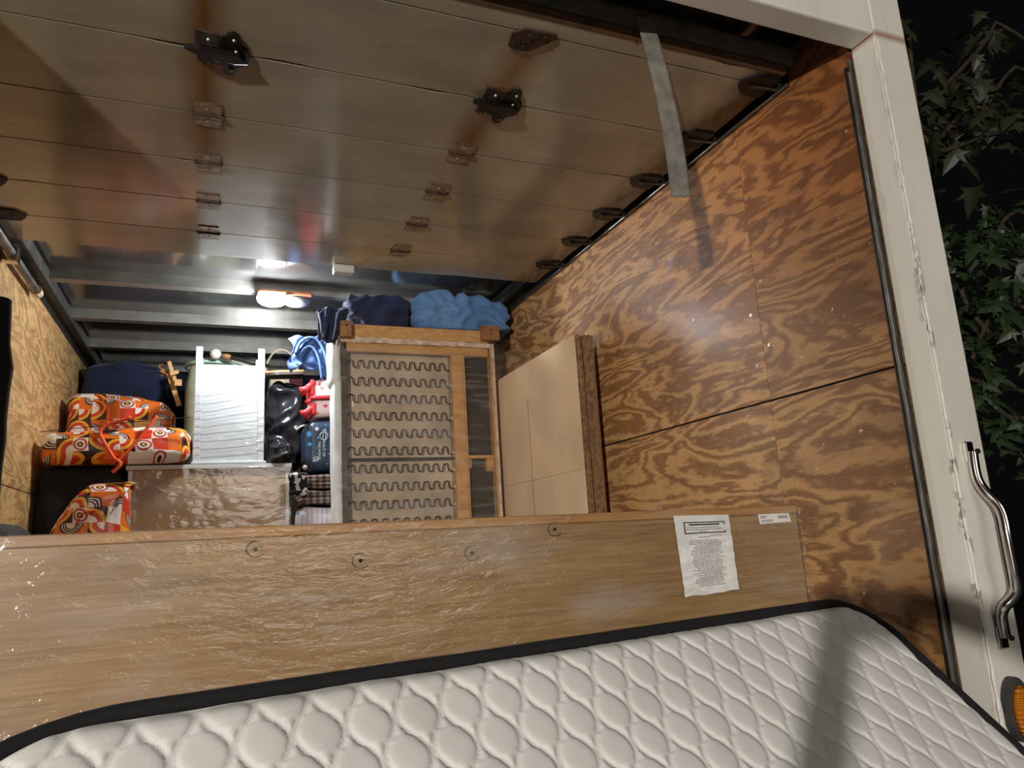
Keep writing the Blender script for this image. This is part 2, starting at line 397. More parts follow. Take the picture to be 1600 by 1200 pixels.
def lump(x0, x1, y0, y1, z0, z1, seed=0, r=.05, amp=.012, freq=(7, 7, 7), n=22, bulge=.0, ridge=.5, shape=None):
    b = bmesh.new(); c = Vector(((x0 + x1) / 2, (y0 + y1) / 2, (z0 + z1) / 2)); h = Vector(((x1 - x0) / 2, (y1 - y0) / 2, (z1 - z0) / 2))
    r = min(r, h.x * .95, h.y * .95, h.z * .95); seen = {}
    def vert(p):
        k = (round(p[0], 4), round(p[1], 4), round(p[2], 4))
        if k in seen: return seen[k]
        q = Vector((p[0] * h.x, p[1] * h.y, p[2] * h.z))
        inn = Vector([max(-(h[i] - r), min(h[i] - r, q[i])) for i in range(3)])
        d = q - inn; nn = d.normalized() if d.length > 1e-6 else Vector(p).normalized()
        q = inn + nn * r
        bl = bulge * (1 - p[0] ** 2 * .9) * (1 - p[2] ** 2 * .9) * (1 if abs(p[1]) > .5 else 0) + bulge * (1 - p[0] ** 2) * (1 - p[1] ** 2) * (1 if p[2] > .9 else 0)
        w_ = c + q; s = Vector((w_.x * freq[0] + seed * 3.1, w_.y * freq[1] + seed, w_.z * freq[2] - seed))
        f = noise.noise(s) + .5 * noise.noise(s * 2.1)
        f = (1 - ridge) * f + ridge * (1 - 2 * abs(noise.noise(s * 1.3 + Vector((5, 5, 5)))) * 2)
        w_ = w_ + nn * (amp * f + bl)
        if w_.z < z0: w_.z = z0
        if shape: w_ = shape(w_)
        seen[k] = b.verts.new(w_); return seen[k]
    for ax in range(3):
        for sg in (-1, 1):
            for i in range(n):
                for j in range(n):
                    q = []
                    for (a_, b_) in ((0, 0), (1, 0), (1, 1), (0, 1)):
                        p = [0, 0, 0]; p[ax] = sg; p[(ax + 1) % 3] = -1 + 2 * (i + a_) / n; p[(ax + 2) % 3] = -1 + 2 * (j + b_) / n
                        q.append(vert(p))
                    if len(set(q)) >= 3:
                        try: b.faces.new(q)
                        except ValueError: pass
    return b
def sheet(c00, c10, c01, c11, nu, nv, fn, th=.003):
    """bilinear sheet with displacement fn(u,v)->offset vector, given thickness"""
    b = bmesh.new(); c00, c10, c01, c11 = map(Vector, (c00, c10, c01, c11))
    N = (c10 - c00).cross(c01 - c00).normalized()
    L = []
    for s in (0, 1):
        L.append([[b.verts.new((c00 * (1 - u) + c10 * u) * (1 - v) + (c01 * (1 - u) + c11 * u) * v + fn(u, v) + N * th * s)
                   for u in [i / nu for i in range(nu + 1)]] for v in [j / nv for j in range(nv + 1)]])
    for s in (0, 1):
        for j in range(nv):
            for i in range(nu): b.faces.new((L[s][j][i], L[s][j][i + 1], L[s][j + 1][i + 1], L[s][j + 1][i]))
    for i in range(nu):
        b.faces.new((L[0][0][i], L[0][0][i + 1], L[1][0][i + 1], L[1][0][i])); b.faces.new((L[0][nv][i], L[0][nv][i + 1], L[1][nv][i + 1], L[1][nv][i]))
    for j in range(nv):
        b.faces.new((L[0][j][0], L[0][j + 1][0], L[1][j + 1][0], L[1][j][0])); b.faces.new((L[0][j][nu], L[0][j + 1][nu], L[1][j + 1][nu], L[1][j][nu]))
    return b
def text_bm(s, size, place, ext=.0006):
    """lettering as mesh; place(x,y,z)->world"""
    cu = bpy.data.curves.new('lettering', 'FONT'); cu.body = s; cu.size = size; cu.extrude = ext; cu.align_x = 'CENTER'; cu.align_y = 'CENTER'; cu.resolution_u = 2
    o = bpy.data.objects.new('lettering', cu); COL.objects.link(o)
    dg = bpy.context.evaluated_depsgraph_get(); me = bpy.data.meshes.new_from_object(o.evaluated_get(dg))
    bpy.data.objects.remove(o); b = bmesh.new(); b.from_mesh(me); bpy.data.meshes.remove(me)
    for v in b.verts: v.co = Vector(place(v.co.x, v.co.y, v.co.z))
    return b
def copy_mesh(o, loc):
    c = o.copy(); COL.objects.link(c); c.location = loc; return c

# ================================================================== SETTING
XL, XR = -0.78, 1.52
YB, YF = 1.21, 6.0        # rear opening, front wall
ZR = 2.225                # roof skin
def plank_floor():
    e = struct('floor', loc=(0, 0, 0)); y = YB
    x = XL; k = 0
    while x < XR - .01:
        x1 = min(x + .191, XR); obj('floor_board', box(x + .001, x1 - .001, YB - .06, YF, -.035, 0, .002), 'deck', e); x = x1
    return e
plank_floor()
wr = struct('wall_right')
for i, (y0, y1, z0, z1) in enumerate([(YB, 1.665, 0, 1.213), (1.665, 4.105, 0, 1.213), (4.105, YF, 0, 1.213),
                                      (YB, 1.665, 1.219, ZR - .02), (1.665, 4.105, 1.219, ZR - .02), (4.105, YF, 1.219, ZR - .02)]):
    p = obj('plywood_panel', box(XR, XR + .012, y0 + .0012, y1 - .0012, z0, z1), 'ply_right' if i % 3 else 'ply_right2', wr)
    sc = []
    if i in (0, 3): sc = [(1.64, z) for z in ((.3, .75, 1.05) if i == 0 else (1.38, 1.58, 1.85, 2.0))]
    if i == 4: sc = [(1.95, 1.24), (1.98, 1.56), (2.42, 1.62), (2.42, 1.40), (1.70, 1.33), (1.70, 1.49)]
    if i == 1: sc = [(2.3, 1.19), (1.69, 1.1), (1.69, .8)]
    for (y, z) in sc:
        obj('screw', disc((XR + .001, y, z), .0055, (-1, 0, 0), .0025, 10), 'screwhead', p)
obj('wall_backing', box(XR + .013, XR + .07, YB, YF, 0, ZR, 0), 'steelblack', wr)
obj('outer_skin', box(XR + .071, XR + .08, YB, YF + .05, -.12, ZR + .06, 0), 'bodypaint', wr)
wl = struct('wall_left')
for (y0, y1, z0, z1) in [(YB, 2.4, 0, 1.186), (2.4, 4.83, 0, 1.186), (4.83, YF, 0, 1.186), (YB, 2.4, 1.191, ZR - .02), (2.4, 4.83, 1.191, ZR - .02), (4.83, YF, 1.191, ZR - .02)]:
    obj('plywood_panel', box(XL - .012, XL, y0 + .0012, y1 - .0012, z0, z1), 'ply_left', wl)
obj('wall_backing', box(XL - .07, XL - .013, YB, YF, 0, ZR, 0), 'steelblack', wl)
obj('outer_skin', box(XL - .08, XL - .071, YB, YF + .05, -.12, ZR + .06, 0), 'bodypaint', wl)
struct('wall_front', box(XL - .08, XR + .08, YF, YF + .05, -.12, ZR + .06), 'front')
ce = struct('ceiling')
obj('roof_skin', box(XL - .07, XR + .07, YB - .01, YF, ZR, ZR + .02), 'roof', ce)
for y in (1.96, 2.58, 3.20, 3.82, 4.45, 5.07, 5.69):
    b = box(XL, XR, y - .060, y - .057, 2.176, ZR); box(XL, XR, y - .060, y + .0, 2.170, 2.176, bm=b)
    obj('roof_bow', b, 'bow', ce)
# header and posts of the rear frame
hd = struct('trim_1', box(XL - .11, XR, 1.13, 1.20, 2.058, 2.40, .006, seg=2), 'wpaint')
b = box(1.30, 1.345, 1.1285, 1.131, 2.118, 2.130); obj('marker_slot', b, 'socket', hd)
pr = struct('trim_2', box(XR, XR + .112, 1.13, 1.205, -.15, 2.40, .005, seg=2), 'wpaint')
struct('trim_3', box(XL - .112, XL, 1.13, 1.205, -.15, 2.40, .005, seg=2), 'wpaint')
# worn raised bead down the inner corner of the right post
random.seed(5)
pts = [(XR + .004 + random.uniform(-.0012, .0012), 1.1275, z) for z in [0 + i * .02 for i in range(103)]]
obj('corner_bead', tube(pts, [.0045 + random.uniform(-.0015, .0015) for _ in pts], 6), 'wpaint', pr)
# pillar of the vertical door track, right and left
for nm, xs, sg in (('trim_4', XR, -1), ('trim_5', XL, 1)):
    b = box(min(xs, xs + sg * .006), max(xs, xs + sg * .006), 1.207, 1.224, 0, 2.02)
    box(min(xs, xs + sg * .010), max(xs, xs + sg * .010), 1.222, 1.225, 0, 2.02, bm=b); e = struct(nm, b, 'galv_dark')
    obj('track_lip', tube([(xs + sg * .009, 1.213, 0), (xs + sg * .009, 1.213, 2.0)], .0045, 8), 'galv', e)
    # torn weather seal along the track
    b = bmesh.new(); rows = []
    for i in range(140):
        z = .02 + i * .0145; wv = .004 * noise.noise(Vector((z * 14, 0, sg)))
        a = b.verts.new((xs + sg * .001, 1.2075, z)); c = b.verts.new((xs + sg * (.010 + wv), 1.2065 + wv * .4, z)); d = b.verts.new((xs + sg * (.010 + wv), 1.2105 + wv * .4, z)); rows.append((a, c, d))
    for i in range(139):
        for k in range(3): b.faces.new((rows[i][k], rows[i][(k + 1) % 3], rows[i + 1][(k + 1) % 3], rows[i + 1][k]))
    obj('weather_seal', b, 'rubber', e)
# overhead door tracks along the tops of the walls
for nm, xs, sg in (('trim_6', XR, -1), ('trim_7', XL, 1)):
    b = box(min(xs, xs + sg * .045), max(xs, xs + sg * .045), 1.42, 5.9, 2.135, 2.139)
    box(min(xs, xs + sg * .004), max(xs, xs + sg * .004), 1.42, 5.9, 2.095, 2.139, bm=b)
    e = struct(nm, b, 'galv_dark')
    obj('track_lip', tube([(xs + sg * .009, 1.42, 2.099), (xs + sg * .009, 3.75, 2.099)], .0055, 8), 'galv', e)
    obj('roof_angle', box(min(xs + sg * .002, xs + sg * .05), max(xs + sg * .002, xs + sg * .05), 3.2, 5.9, 2.145, 2.21, .004), 'galv', e)
# balance rod on the left rail
e = struct('trim_8', tube([(XL + .035, 1.6, 2.055), (XL + .035, 3.62, 2.055)], .017, 12), 'galv')
obj('rod_end', tube([(XL + .035, 3.60, 2.055), (XL + .035, 3.66, 2.055)], [.024, .020], 10), 'rattan', e, label='brass coloured rod end')
obj('rod_bracket', box(XL + .004, XL + .06, 3.16, 3.20, 2.02, 2.095, .004), 'chrome', e)

# ------------------------------------------------------------------ the raised roll-up door
door = struct('door_1')
ys = [1.388, 1.445, 1.744, 2.043, 2.327, 2.61, 2.888, 3.135]
random.seed(3)
for i in range(7):
    y0, y1 = ys[i] + .0027, ys[i + 1] - .0027
    # ragged, chipped edges
    nx = 150; b = bmesh.new(); g = [[], [], [], []]
    for k in range(nx + 1):
        x = -.745 + 2.215 * k / nx
        def chip(sd):
            q = noise.noise(Vector((x * 4.3, sd * 9.1, 1))) ; f = noise.noise(Vector((x * 23, sd * 3, 7)))
            return max(0, q - .38) * .022 * (1 + f) + max(0, f) * .0009
        a, c = y0 + chip(i * 2), y1 - chip(i * 2 + 1)
        g[0].append(b.verts.new((x, a, 2.10))); g[1].append(b.verts.new((x, c, 2.10)))
        g[2].append(b.verts.new((x, c, 2.119))); g[3].append(b.verts.new((x, a, 2.119)))
    for k in range(nx):
        for s in range(4): b.faces.new((g[s][k], g[s][k + 1], g[(s + 1) % 4][k + 1], g[(s + 1) % 4][k]))
    b.faces.new([g[s][0] for s in range(4)]); b.faces.new([g[s][nx] for s in range(4)])
    obj('door_panel', b, 'door', door)
for y in ys[1:7]: obj('joint_strip', box(-.74, 1.465, y - .006, y + .006, 2.106, 2.1205), 'darkrust', door)
obj('bottom_edge', box(-.745, 1.47, 1.376, 1.388, 2.098, 2.122, .001), 'brownedge', door)
b = bmesh.new(); rows = []
for i in range(161):
    x = -.745 + 2.24 * i / 160; wv = .006 * noise.noise(Vector((x * 5, 0, 0))) + .002 * noise.noise(Vector((x * 17, 4, 0)))
    rows.append([b.verts.new(p) for p in ((x, 1.374, 2.120), (x, 1.366, 2.123), (x, 1.352 + wv, 2.150 + wv), (x, 1.349 + wv, 2.163 + wv * 2), (x, 1.356 + wv, 2.163 + wv * 2), (x, 1.374, 2.14))])
for i in range(160):
    for k in range(6): b.faces.new((rows[i][k], rows[i][(k + 1) % 6], rows[i + 1][(k + 1) % 6], rows[i + 1][k]))
b.faces.new(rows[0]); b.faces.new(rows[-1][::-1])
obj('bottom_seal', b, 'rubber', door, True)
def hinge(x, y, w_=.072, l=.118):
    def rr(cx, cy, hw, hl, rad, z0, z1, bm):
        poly = []
        for q, (sx, sy) in enumerate(((1, 1), (-1, 1), (-1, -1), (1, -1))):
            for k in range(4):
                a = PI / 2 * (q + k / 3); poly.append((cx + sx * (hw - rad) + rad * math.cos(a), cy + sy * (hl - rad) + rad * math.sin(a)))
        return prism(poly, z0, z1, bm, lambda a, b_, c: (a, b_, c))
    b = bmesh.new(); rr(x, y - l * .26, w_ / 2, l * .24, .008, 2.0965, 2.10, b); rr(x, y + l * .26, w_ / 2, l * .24, .008, 2.0965, 2.10, b)
    o = obj('hinge', b, 'hinge', door)
    obj('hinge_knuckle', tube([(x - w_ / 2 - .006, y, 2.096), (x + w_ / 2 + .006, y, 2.096)], .0055, 8), 'rust', o)
    for dy in (-.28, .28):
        obj('rivet', disc((x, y + l * dy, 2.0965), .005, (0, 0, -1), .003, 8, r2=.003), 'hinge', o)
    # rusted rim
    for dy in (-.26, .26):
        b = bmesh.new(); cy = y + l * dy; hw, hl = w_ / 2, l * .24
        tube([(x - hw, cy - hl, 2.0975), (x + hw, cy - hl, 2.0975), (x + hw, cy + hl, 2.0975), (x - hw, cy + hl, 2.0975)], .0016, 5, b, True)
        obj('hinge_rim', b, 'rust', o)
for y in (2.043, 2.327, 2.61, 2.888):
    hinge(-.038, y); hinge(.723, y)
def latch_bracket(x, y, sg=1):
    f3 = lambda a, b_, c: (a, b_, c)
    pl = prism([(x - .052, y - .062), (x + .012, y - .058), (x + .014, y + .058), (x - .046, y + .060)], 2.095, 2.10, None, f3)
    o = obj('rusty_bracket', pl, 'rust', door, label='dark rusty bracket')
    obj('bracket_ear', prism([(x + .022, y - .070), (x + .036, y - .078), (x + .050, y - .068), (x + .056, y - .030), (x + .070, y - .020), (x + .076, y + .010), (x + .066, y + .040), (x + .048, y + .052), (x + .040, y + .085), (x + .026, y + .092), (x + .014, y + .080), (x + .012, y + .030), (x + .006, y - .020)], 2.090, 2.10, None, f3), 'darkrust', o)
    obj('bracket_tongue', prism([(x - .075, y - .006), (x - .04, y - .014), (x + .05, y - .012), (x + .066, y + .006), (x + .02, y + .022), (x - .03, y + .016)], 2.078, 2.093, None, f3), 'darkrust', o)
    for (dx, dy) in ((.038, -.055), (.044, -.012), (.034, .064), (-.02, -.04), (-.02, .042)):
        obj('bolt', disc((x + dx, y + dy, 2.091), .0065, (0, 0, -1), .005, 8, r2=.0045), 'galv', o)
    obj('bracket_spring_wire', tube([(x + .01, y + .022, 2.084), (x + .04, y + .026, 2.082), (x + .072, y + .020, 2.084)], .002, 5), 'galv', o)
latch_bracket(-.015, 1.735); latch_bracket(.735, 1.745)
o = obj('strap_hinge', prism([(.665, 1.452), (.69, 1.43), (.775, 1.425), (.78, 1.44), (.76, 1.47), (.735, 1.50), (.70, 1.512), (.672, 1.50)], 2.094, 2.10, None, lambda a, b_, c: (a, b_, c)), 'rust', door, label='corroded flat hinge')
for p in ((.71, 1.445), (.75, 1.44), (.71, 1.49)): obj('bolt', disc((p[0], p[1], 2.094), .006, (0, 0, -1), .005, 6), 'galv_dark', o)
for y in ys[1:7]:
    o = obj('roller_bracket', prism([(1.36, y - .006), (1.39, y - .040), (1.468, y - .044), (1.468, y + .048), (1.40, y + .046), (1.372, y + .022)], 2.093, 2.10, None, lambda a, b_, c: (a, b_, c)), 'darkrust', door, label='grimy roller bracket at the door edge')
    obj('roller_stem', tube([(1.40, y, 2.088), (1.492, y, 2.094)], .005, 6), 'galv_dark', o)
    obj('roller', disc((1.488, y, 2.112), .017, (1, 0, 0), .012, 14), 'galv_dark', o)
    o2 = obj('roller_bracket', prism([(-.64, y - .006), (-.67, y - .040), (-.744, y - .044), (-.744, y + .048), (-.67, y + .046), (-.652, y + .022)], 2.093, 2.10, None, lambda a, b_, c: (a, b_, c)), 'rust', door)
obj('stop_block', box(.475, .565, 3.10, 3.15, 2.062, 2.098, .003), 'whiteb', door, label='small white block on the end of the door')
# pull strap: hangs from the lower edge of the raised door, swinging a little
b = bmesh.new(); P0 = at(1006, 24, 1.345); P1 = at(1062, 309, 1.35); ax = Vector((.97, -.24, 0)).normalized(); nr = Vector((.24, .97, 0)); prev = None; rows = []
for i in range(41):
    s = i / 40; p = P0.lerp(P1, s); p += ax * (.010 * math.sin(s * 3.0)) - nr * (.010 * math.sin(s * 2.4))
    hw = .0225 + .003 * s; fold = .004 * min(1, max(0, (s - .35) * 3))
    cs = [(-1, 0), (-.45, fold), (-.1, -fold), (.3, fold * 1.4), (.7, -fold * .5), (1, 0)]
    rows.append([b.verts.new(p + ax * hw * c[0] + nr * c[1]) for c in cs] + [b.verts.new(p + ax * hw * c[0] + nr * (c[1] + .0025)) for c in reversed(cs)])
for i in range(40):
    for k in range(12): b.faces.new((rows[i][k], rows[i][(k + 1) % 12], rows[i + 1][(k + 1) % 12], rows[i + 1][k]))
b.faces.new(rows[0]); b.faces.new(rows[-1][::-1])
ps = obj('pull_strap', b, 'strap', door, True, label='frayed grey webbing pull strap')
b = bmesh.new(); tube([P0, P0 + Vector((0, .015, .02)), P0 + Vector((0, .045, -.045))], .004, 6, b); obj('strap_anchor', b, 'galv_dark', ps)
# ------------------------------------------------------------------ post furniture
hz = thing('grab_handle', 'bent chrome grab handle bolted to the white rear post', 'handle', (XR + .07, 1.13, .62))
hp = [at(1519, 706, 1.118), at(1522, 730, 1.118), at(1527, 752, 1.116), at(1540, 770, 1.105), at(1558, 786, 1.090), at(1568, 806, 1.082), at(1573, 835, 1.080), at(1580, 870, 1.080), at(1587, 905, 1.080), at(1589, 924, 1.084), at(1580, 938, 1.095), at(1569, 947, 1.106), at(1564, 960, 1.116), at(1567, 977, 1.118), at(1571, 996, 1.118)]
def smooth_path(p, it=2):
    for _ in range(it):
        q = [p[0]]
        for a, b_ in zip(p[:-1], p[1:]): q += [a.lerp(b_, .25), a.lerp(b_, .75)]
        p = q + [p[-1]]
    return p
obj('grip', tube(smooth_path(hp, 3), .0115, 14), 'chrome', hz, True)
for k in (0, -1):
    d = hp[k]; obj('mounting_foot', box(d.x - .013, d.x + .013, 1.1205, 1.1297, d.z - .024, d.z + .024, .003), 'chrome', hz)
    obj('bolt', disc((d.x, 1.108, d.z), .006, (0, -1, 0), .006, 6), 'galv_dark', hz)
ml = thing('marker_lamp', 'oval amber marker lamp low on the white rear post', 'lamp', (1.58, 1.13, .46))
def oval(cx, cz, rx, rz, y0, y1, dome=0, n=28):
    b = bmesh.new(); rings = []
    K = 5 if dome else 1
    b0 = [b.verts.new((cx + rx * math.cos(2 * PI * k / n), y0, cz + rz * math.sin(2 * PI * k / n))) for k in range(n)]; rings.append(b0)
    for s in range(K):
        a = (s + (0 if dome else 0)) / max(1, K) * PI / 2; f = math.cos(a) if dome else 1; y = y1 - (math.sin(a) * dome if dome else 0)
        rings.append([b.verts.new((cx + rx * f * math.cos(2 * PI * k / n), y, cz + rz * f * math.sin(2 * PI * k / n))) for k in range(n)])
    for A, B in zip(rings[:-1], rings[1:]):
        for k in range(n): b.faces.new((A[k], A[(k + 1) % n], B[(k + 1) % n], B[k]))
    b.faces.new(rings[0]); b.faces.new(rings[-1][::-1]); return b
mc = at(1590, 1108, 1.12)
obj('grommet', oval(mc.x, mc.z, .036, .064, 1.129, 1.112), 'rubber', ml)
obj('lens', oval(mc.x + .003, mc.z - .004, .027, .052, 1.112, 1.108, .014), 'amber', ml, True)
# small latch light showing past the post
# ------------------------------------------------------------------ ground and chassis
struct('ground', box(-14, 16, -12, 22, -.95, -.86), 'asphalt')['label'] = 'dark asphalt ground behind the truck'
b = box(XL - .11, XR + .112, 1.13, 1.2, -.30, -.12, .005); struct('trim_9', b, 'wpaint')
b = box(XL + .4, XL + .48, 1.25, 6, -.35, -.12); box(XR - .48, XR - .4, 1.25, 6, -.35, -.12, bm=b); struct('trim_10', b, 'steelblack')

# ================================================================== BIG THINGS
# ------------------------------------------------------------------ mattress
TL = Vector((-.189, .933, .708)); TRm = Vector((1.300, 1.232, .694)); eU = (TRm - TL).normalized(); Wm = (TRm - TL).length
N0 = Vector((.14, -.663, .736)).normalized(); dV = eU.cross(N0).normalized()
if dV.z > 0: dV = -dV
Nn = dV.cross(eU).normalized()
if Nn.z < 0: Nn = -Nn
Lm = 2.03; Tm = .21; RC = .105
def mp(u, v, h=0): return TL + eU * u + dV * v + Nn * h
mat = thing('mattress', 'white quilted mattress with black piping leaning up into the truck', 'mattress', mp(Wm / 2, Lm, -Tm))
def ubounds(v):
    k = 0
    if v < RC: k = RC - math.sqrt(max(0, RC * RC - (RC - v) ** 2))
    if v > Lm - RC: k = RC - math.sqrt(max(0, RC * RC - (RC - (Lm - v)) ** 2))
    return -.07 + k * 1.9, Wm - k
PU, PV = .0640, .1060
def quilt(u, v):
    th = 2 * PI * (v - .072) / PV
    c = math.cos(th); sh = .0135 * c * (1 + .10 * (1 - c * c))
    # small bracket kink where the line crosses its middle
    kz = math.sin(th); kink = .0020 * math.exp(-(c / .22) ** 2) * (c / .22) * 2.0
    best = 9; k0 = round(u / (PU / 2))
    for k in (k0 - 1, k0, k0 + 1):
        s = 1 if k % 2 == 0 else -1
        x = (k + .5) * PU / 2 + s * (sh + kink) ; best = min(best, abs(u + .0115 - x))
    for k in (k0 - 2, k0 + 2):
        s = 1 if k % 2 == 0 else -1
        x = (k + .5) * PU / 2 + s * (sh + kink); best = min(best, abs(u + .0115 - x))
    sn = math.sqrt(1 + (.0135 * 2 * PI / PV * kz) ** 2); d = best / sn
    puff = .0031 * (1 - math.exp(-(max(0, d - .0022) / .0050)))
    groove = -.0014 * math.exp(-((d - .0022) / .0011) ** 2)
    return puff + groove
vs = []; v = 0
while v < .50: vs.append(v); v += .0024
vs += [.5 + i * .03 for i in range(int((Lm - .5) / .03) + 1)] + [Lm]
verts = []; faces = []; NU = 610
for v in vs:
    a, c = ubounds(v)
    for i in range(NU + 1):
        u = a + (c - a) * i / NU
        eg = min(u - a if v < .3 or True else 9, c - u, v if a < RC else 9, Lm - v)
        # rounded drop near the border, stitched lumpy edge
        eg = min(eg, v + .0); drop = 0
        if eg < .035: drop = -.016 * (1 - eg / .035) ** 2.2
        h = (quilt(u, v) if v < .5 else .003) * min(1, max(.25, eg / .02)) + drop + .003 * noise.noise(Vector((u * 9, v * 9, 0)))
        verts.append(mp(u, v, h))
for j in range(len(vs) - 1):
    for i in range(NU):
        a = j * (NU + 1) + i; faces.append((a, a + 1, a + NU + 2, a + NU + 1))
me = bpy.data.meshes.new('quilted_top'); me.from_pydata([tuple(p) for p in verts], [], faces); me.update()
obj('quilted_top', me, 'mattress', mat, True)
def outline(off=0, n=10):
    P = []
    for (cu, cv, a0, rl) in ((RC * 1.9 - .07, RC, PI, 1.9), (Wm - RC, RC, 1.5 * PI, 1), (Wm - RC, Lm - RC, 0, 1), (RC * 1.9 - .07, Lm - RC, .5 * PI, 1.9)):
        for k in range(n + 1):
            a = a0 + PI / 2 * k / n; P.append((cu + (RC * rl + off) * math.cos(a), cv + (RC + off) * math.sin(a)))
    return P
def dense(P, m_=.05):
    Q = []
    for i, p in enumerate(P):
        q = P[(i + 1) % len(P)]; L = math.hypot(q[0] - p[0], q[1] - p[1]); k = max(1, int(L / m_))
        for s in range(k): Q.append((p[0] + (q[0] - p[0]) * s / k, p[1] + (q[1] - p[1]) * s / k))
    return Q
OP = dense(outline(.008))
obj('piping', tube([mp(u, v, -.010 + .0016 * noise.noise(Vector((u * 8, v * 8, 3)))) for u, v in OP], .0090, 8, closed=True), 'piping', mat, True)
obj('piping', tube([mp(u, v, -.030) for u, v in dense(outline(.009))], .0080, 8, closed=True), 'piping', mat, True)
b = bmesh.new(); A = [b.verts.new(mp(u, v, -.02)) for u, v in dense(outline(0))]; B = [b.verts.new(mp(u, v, -Tm)) for u, v in dense(outline(0))]
for k in range(len(A)): b.faces.new((A[k], A[(k + 1) % len(A)], B[(k + 1) % len(A)], B[k]))
b.faces.new(B[::-1]); obj('side_band', b, 'mside', mat, True)
obj('piping', tube([mp(u, v, -Tm + .01) for u, v in OP], .007, 6, closed=True), 'piping', mat, True)

# ------------------------------------------------------------------ wrapped wooden panel standing across the load
YBD = 1.50
bd = thing('wrapped_bed_panel', 'long oak-coloured bed panel in stretch film standing across the truck', 'panel', (.33, YBD, 0))
XB0, XB1 = -.76, 1.405; ZB = .905
def tilt(b, k=.0082):
    for v in b.verts: v.co.z += (XB1 - v.co.x) * k if v.co.z > .3 else 0
    return b
obj('board', tilt(box(XB0, XB1, YBD, YBD + .034, 0, ZB - .021, .001)), 'board', bd)
obj('edge_strip', tilt(box(XB0, XB1, YBD - .004, YBD + .036, ZB - .0205, ZB, .002)), 'boardedge', bd, label='lighter edge strip along the top')
for (px, py) in ((399, 858), (563, 876), (737, 864), (866, 827)):
    c = at(px, py, YBD)
    b = disc((c.x, YBD - .0006, c.z), .010, (0, -1, 0), .0012, 20)
    o = obj('bolt_cover', b, 'board', bd)
    obj('bolt_socket', disc((c.x, YBD - .0018, c.z), .0042, (0, -1, 0), .001, 12), 'socket', o)
    obj('film_pucker', tube([(c.x + .017 * math.cos(a), YBD - .0038, c.z + .015 * math.sin(a)) for a in [k * PI / 12 + 1.2 for k in range(18)]], .0006, 4), 'socket', o)
# paper sheet with printed lines
def on_board(px, py, d=.0): c = at(px, py, YBD - .002 - d); return c
def wob(u, v): return Vector((0, -.0016 - (.0016 + .0014 * v) * (1 + noise.noise(Vector((u * 2.2, v * 13 + u * 1.5, 2)))) - .0014 * abs(noise.noise(Vector((u * 5, v * 30, 2)))), .0030 * noise.noise(Vector((u * 4, 7, 1))) * (v > .95)))
c00, c10, c01, c11 = on_board(1051, 806), on_board(1137, 804), on_board(1069, 933), on_board(1153, 921)
pp = obj('instruction_sheet', sheet(c00, c10, c01, c11, 24, 60, wob, .0003), 'paper', bd, label='crinkled white sheet of printed instructions')
def inkbar(u0, u1, v0, v1, bm, n=6):
    def P(u, v, dy=0): return (c00 * (1 - u) + c10 * u) * (1 - v) + (c01 * (1 - u) + c11 * u) * v + wob(u, v) + Vector((0, -.0012 - dy, 0))
    for k in range(n):
        a = u0 + (u1 - u0) * k / n; e_ = u0 + (u1 - u0) * (k + 1) / n
        bm.faces.new([bm.verts.new(P(*q)) for q in ((a, v0), (e_, v0), (e_, v1), (a, v1))])
b = bmesh.new()
for q in ((.15, .90, .085, .098), (.15, .90, .222, .235), (.15, .17, .085, .235), (.88, .90, .085, .235)): inkbar(*q, b)
inkbar(.24, .80, .112, .130, b, 8); obj('printed_frame', b, 'inkd', pp, label='bold ruled box around the heading')
b = bmesh.new(); random.seed(8)
rows_ = [(.155, .20, .82), (.180, .18, .84), (.205, .42, .56)] + [(.262, .6, .82), (.278, .38, .60)]
rows_ += [(.32 + i * .022, .22 + random.uniform(-.02, .08), .82 - random.uniform(0, .1)) for i in range(27)]
for (v, a, c) in rows_:
    u = a
    while u < c:
        w_ = random.uniform(.02, .08); inkbar(u, min(u + w_, c), v, v + .0085, b, 2); u += w_ + .012
obj('printed_lines', b, 'ink', pp)
d00, d10, d01, d11 = on_board(1183, 801), on_board(1231, 799), on_board(1187, 819), on_board(1236, 815)
lp = obj('shipping_label', sheet(d00, d10, d01, d11, 10, 6, lambda u, v: Vector((0, -.001, 0)), .0003), 'paper', bd, label='small white shipping label')
b = bmesh.new()
for (u0, u1, v0, v1) in [(.06, .28, .30, .36), (.06, .22, .42, .5), (.06, .45, .68, .74), (.06, .4, .80, .85)] + [(.62 + i * .035, .62 + i * .035 + (.018 if i % 3 else .028), .34, .62) for i in range(9)]:
    P = lambda u, v: (d00 * (1 - u) + d10 * u) * (1 - v) + (d01 * (1 - u) + d11 * u) * v + Vector((0, -.0018, 0))
    b.faces.new([b.verts.new(P(*q)) for q in ((u0, v0), (u1, v0), (u1, v1), (u0, v1))])
obj('printed_lines', b, 'ink', lp)
# film
def film_w(u, v):
    x = XB0 + u * (XB1 - XB0); k = math.exp(-((u - .17) / .16) ** 2)
    n1 = noise.noise(Vector((u * 24, v * 30, 0))); n2 = noise.noise(Vector((u * 8 + v * 4, v * 9, 5)))
    dx = 0
    if u > .98: dx = .018 * max(0, noise.noise(Vector((1, v * 10, 3))) + .3)
    return Vector((dx, -.0022 * k * abs(n1) * 1.6 - .0016 * abs(n2), 0))
fb = obj('stretch_film', sheet((XB0, YBD - .006, ZB + .019), (XB1 + .004, YBD - .006, ZB + .001), (XB0, YBD - .006, .02), (XB1 + .006, YBD - .006, .02), 220, 110, film_w, .0001), 'film_board', bd, True, label='clear wrinkled stretch film')
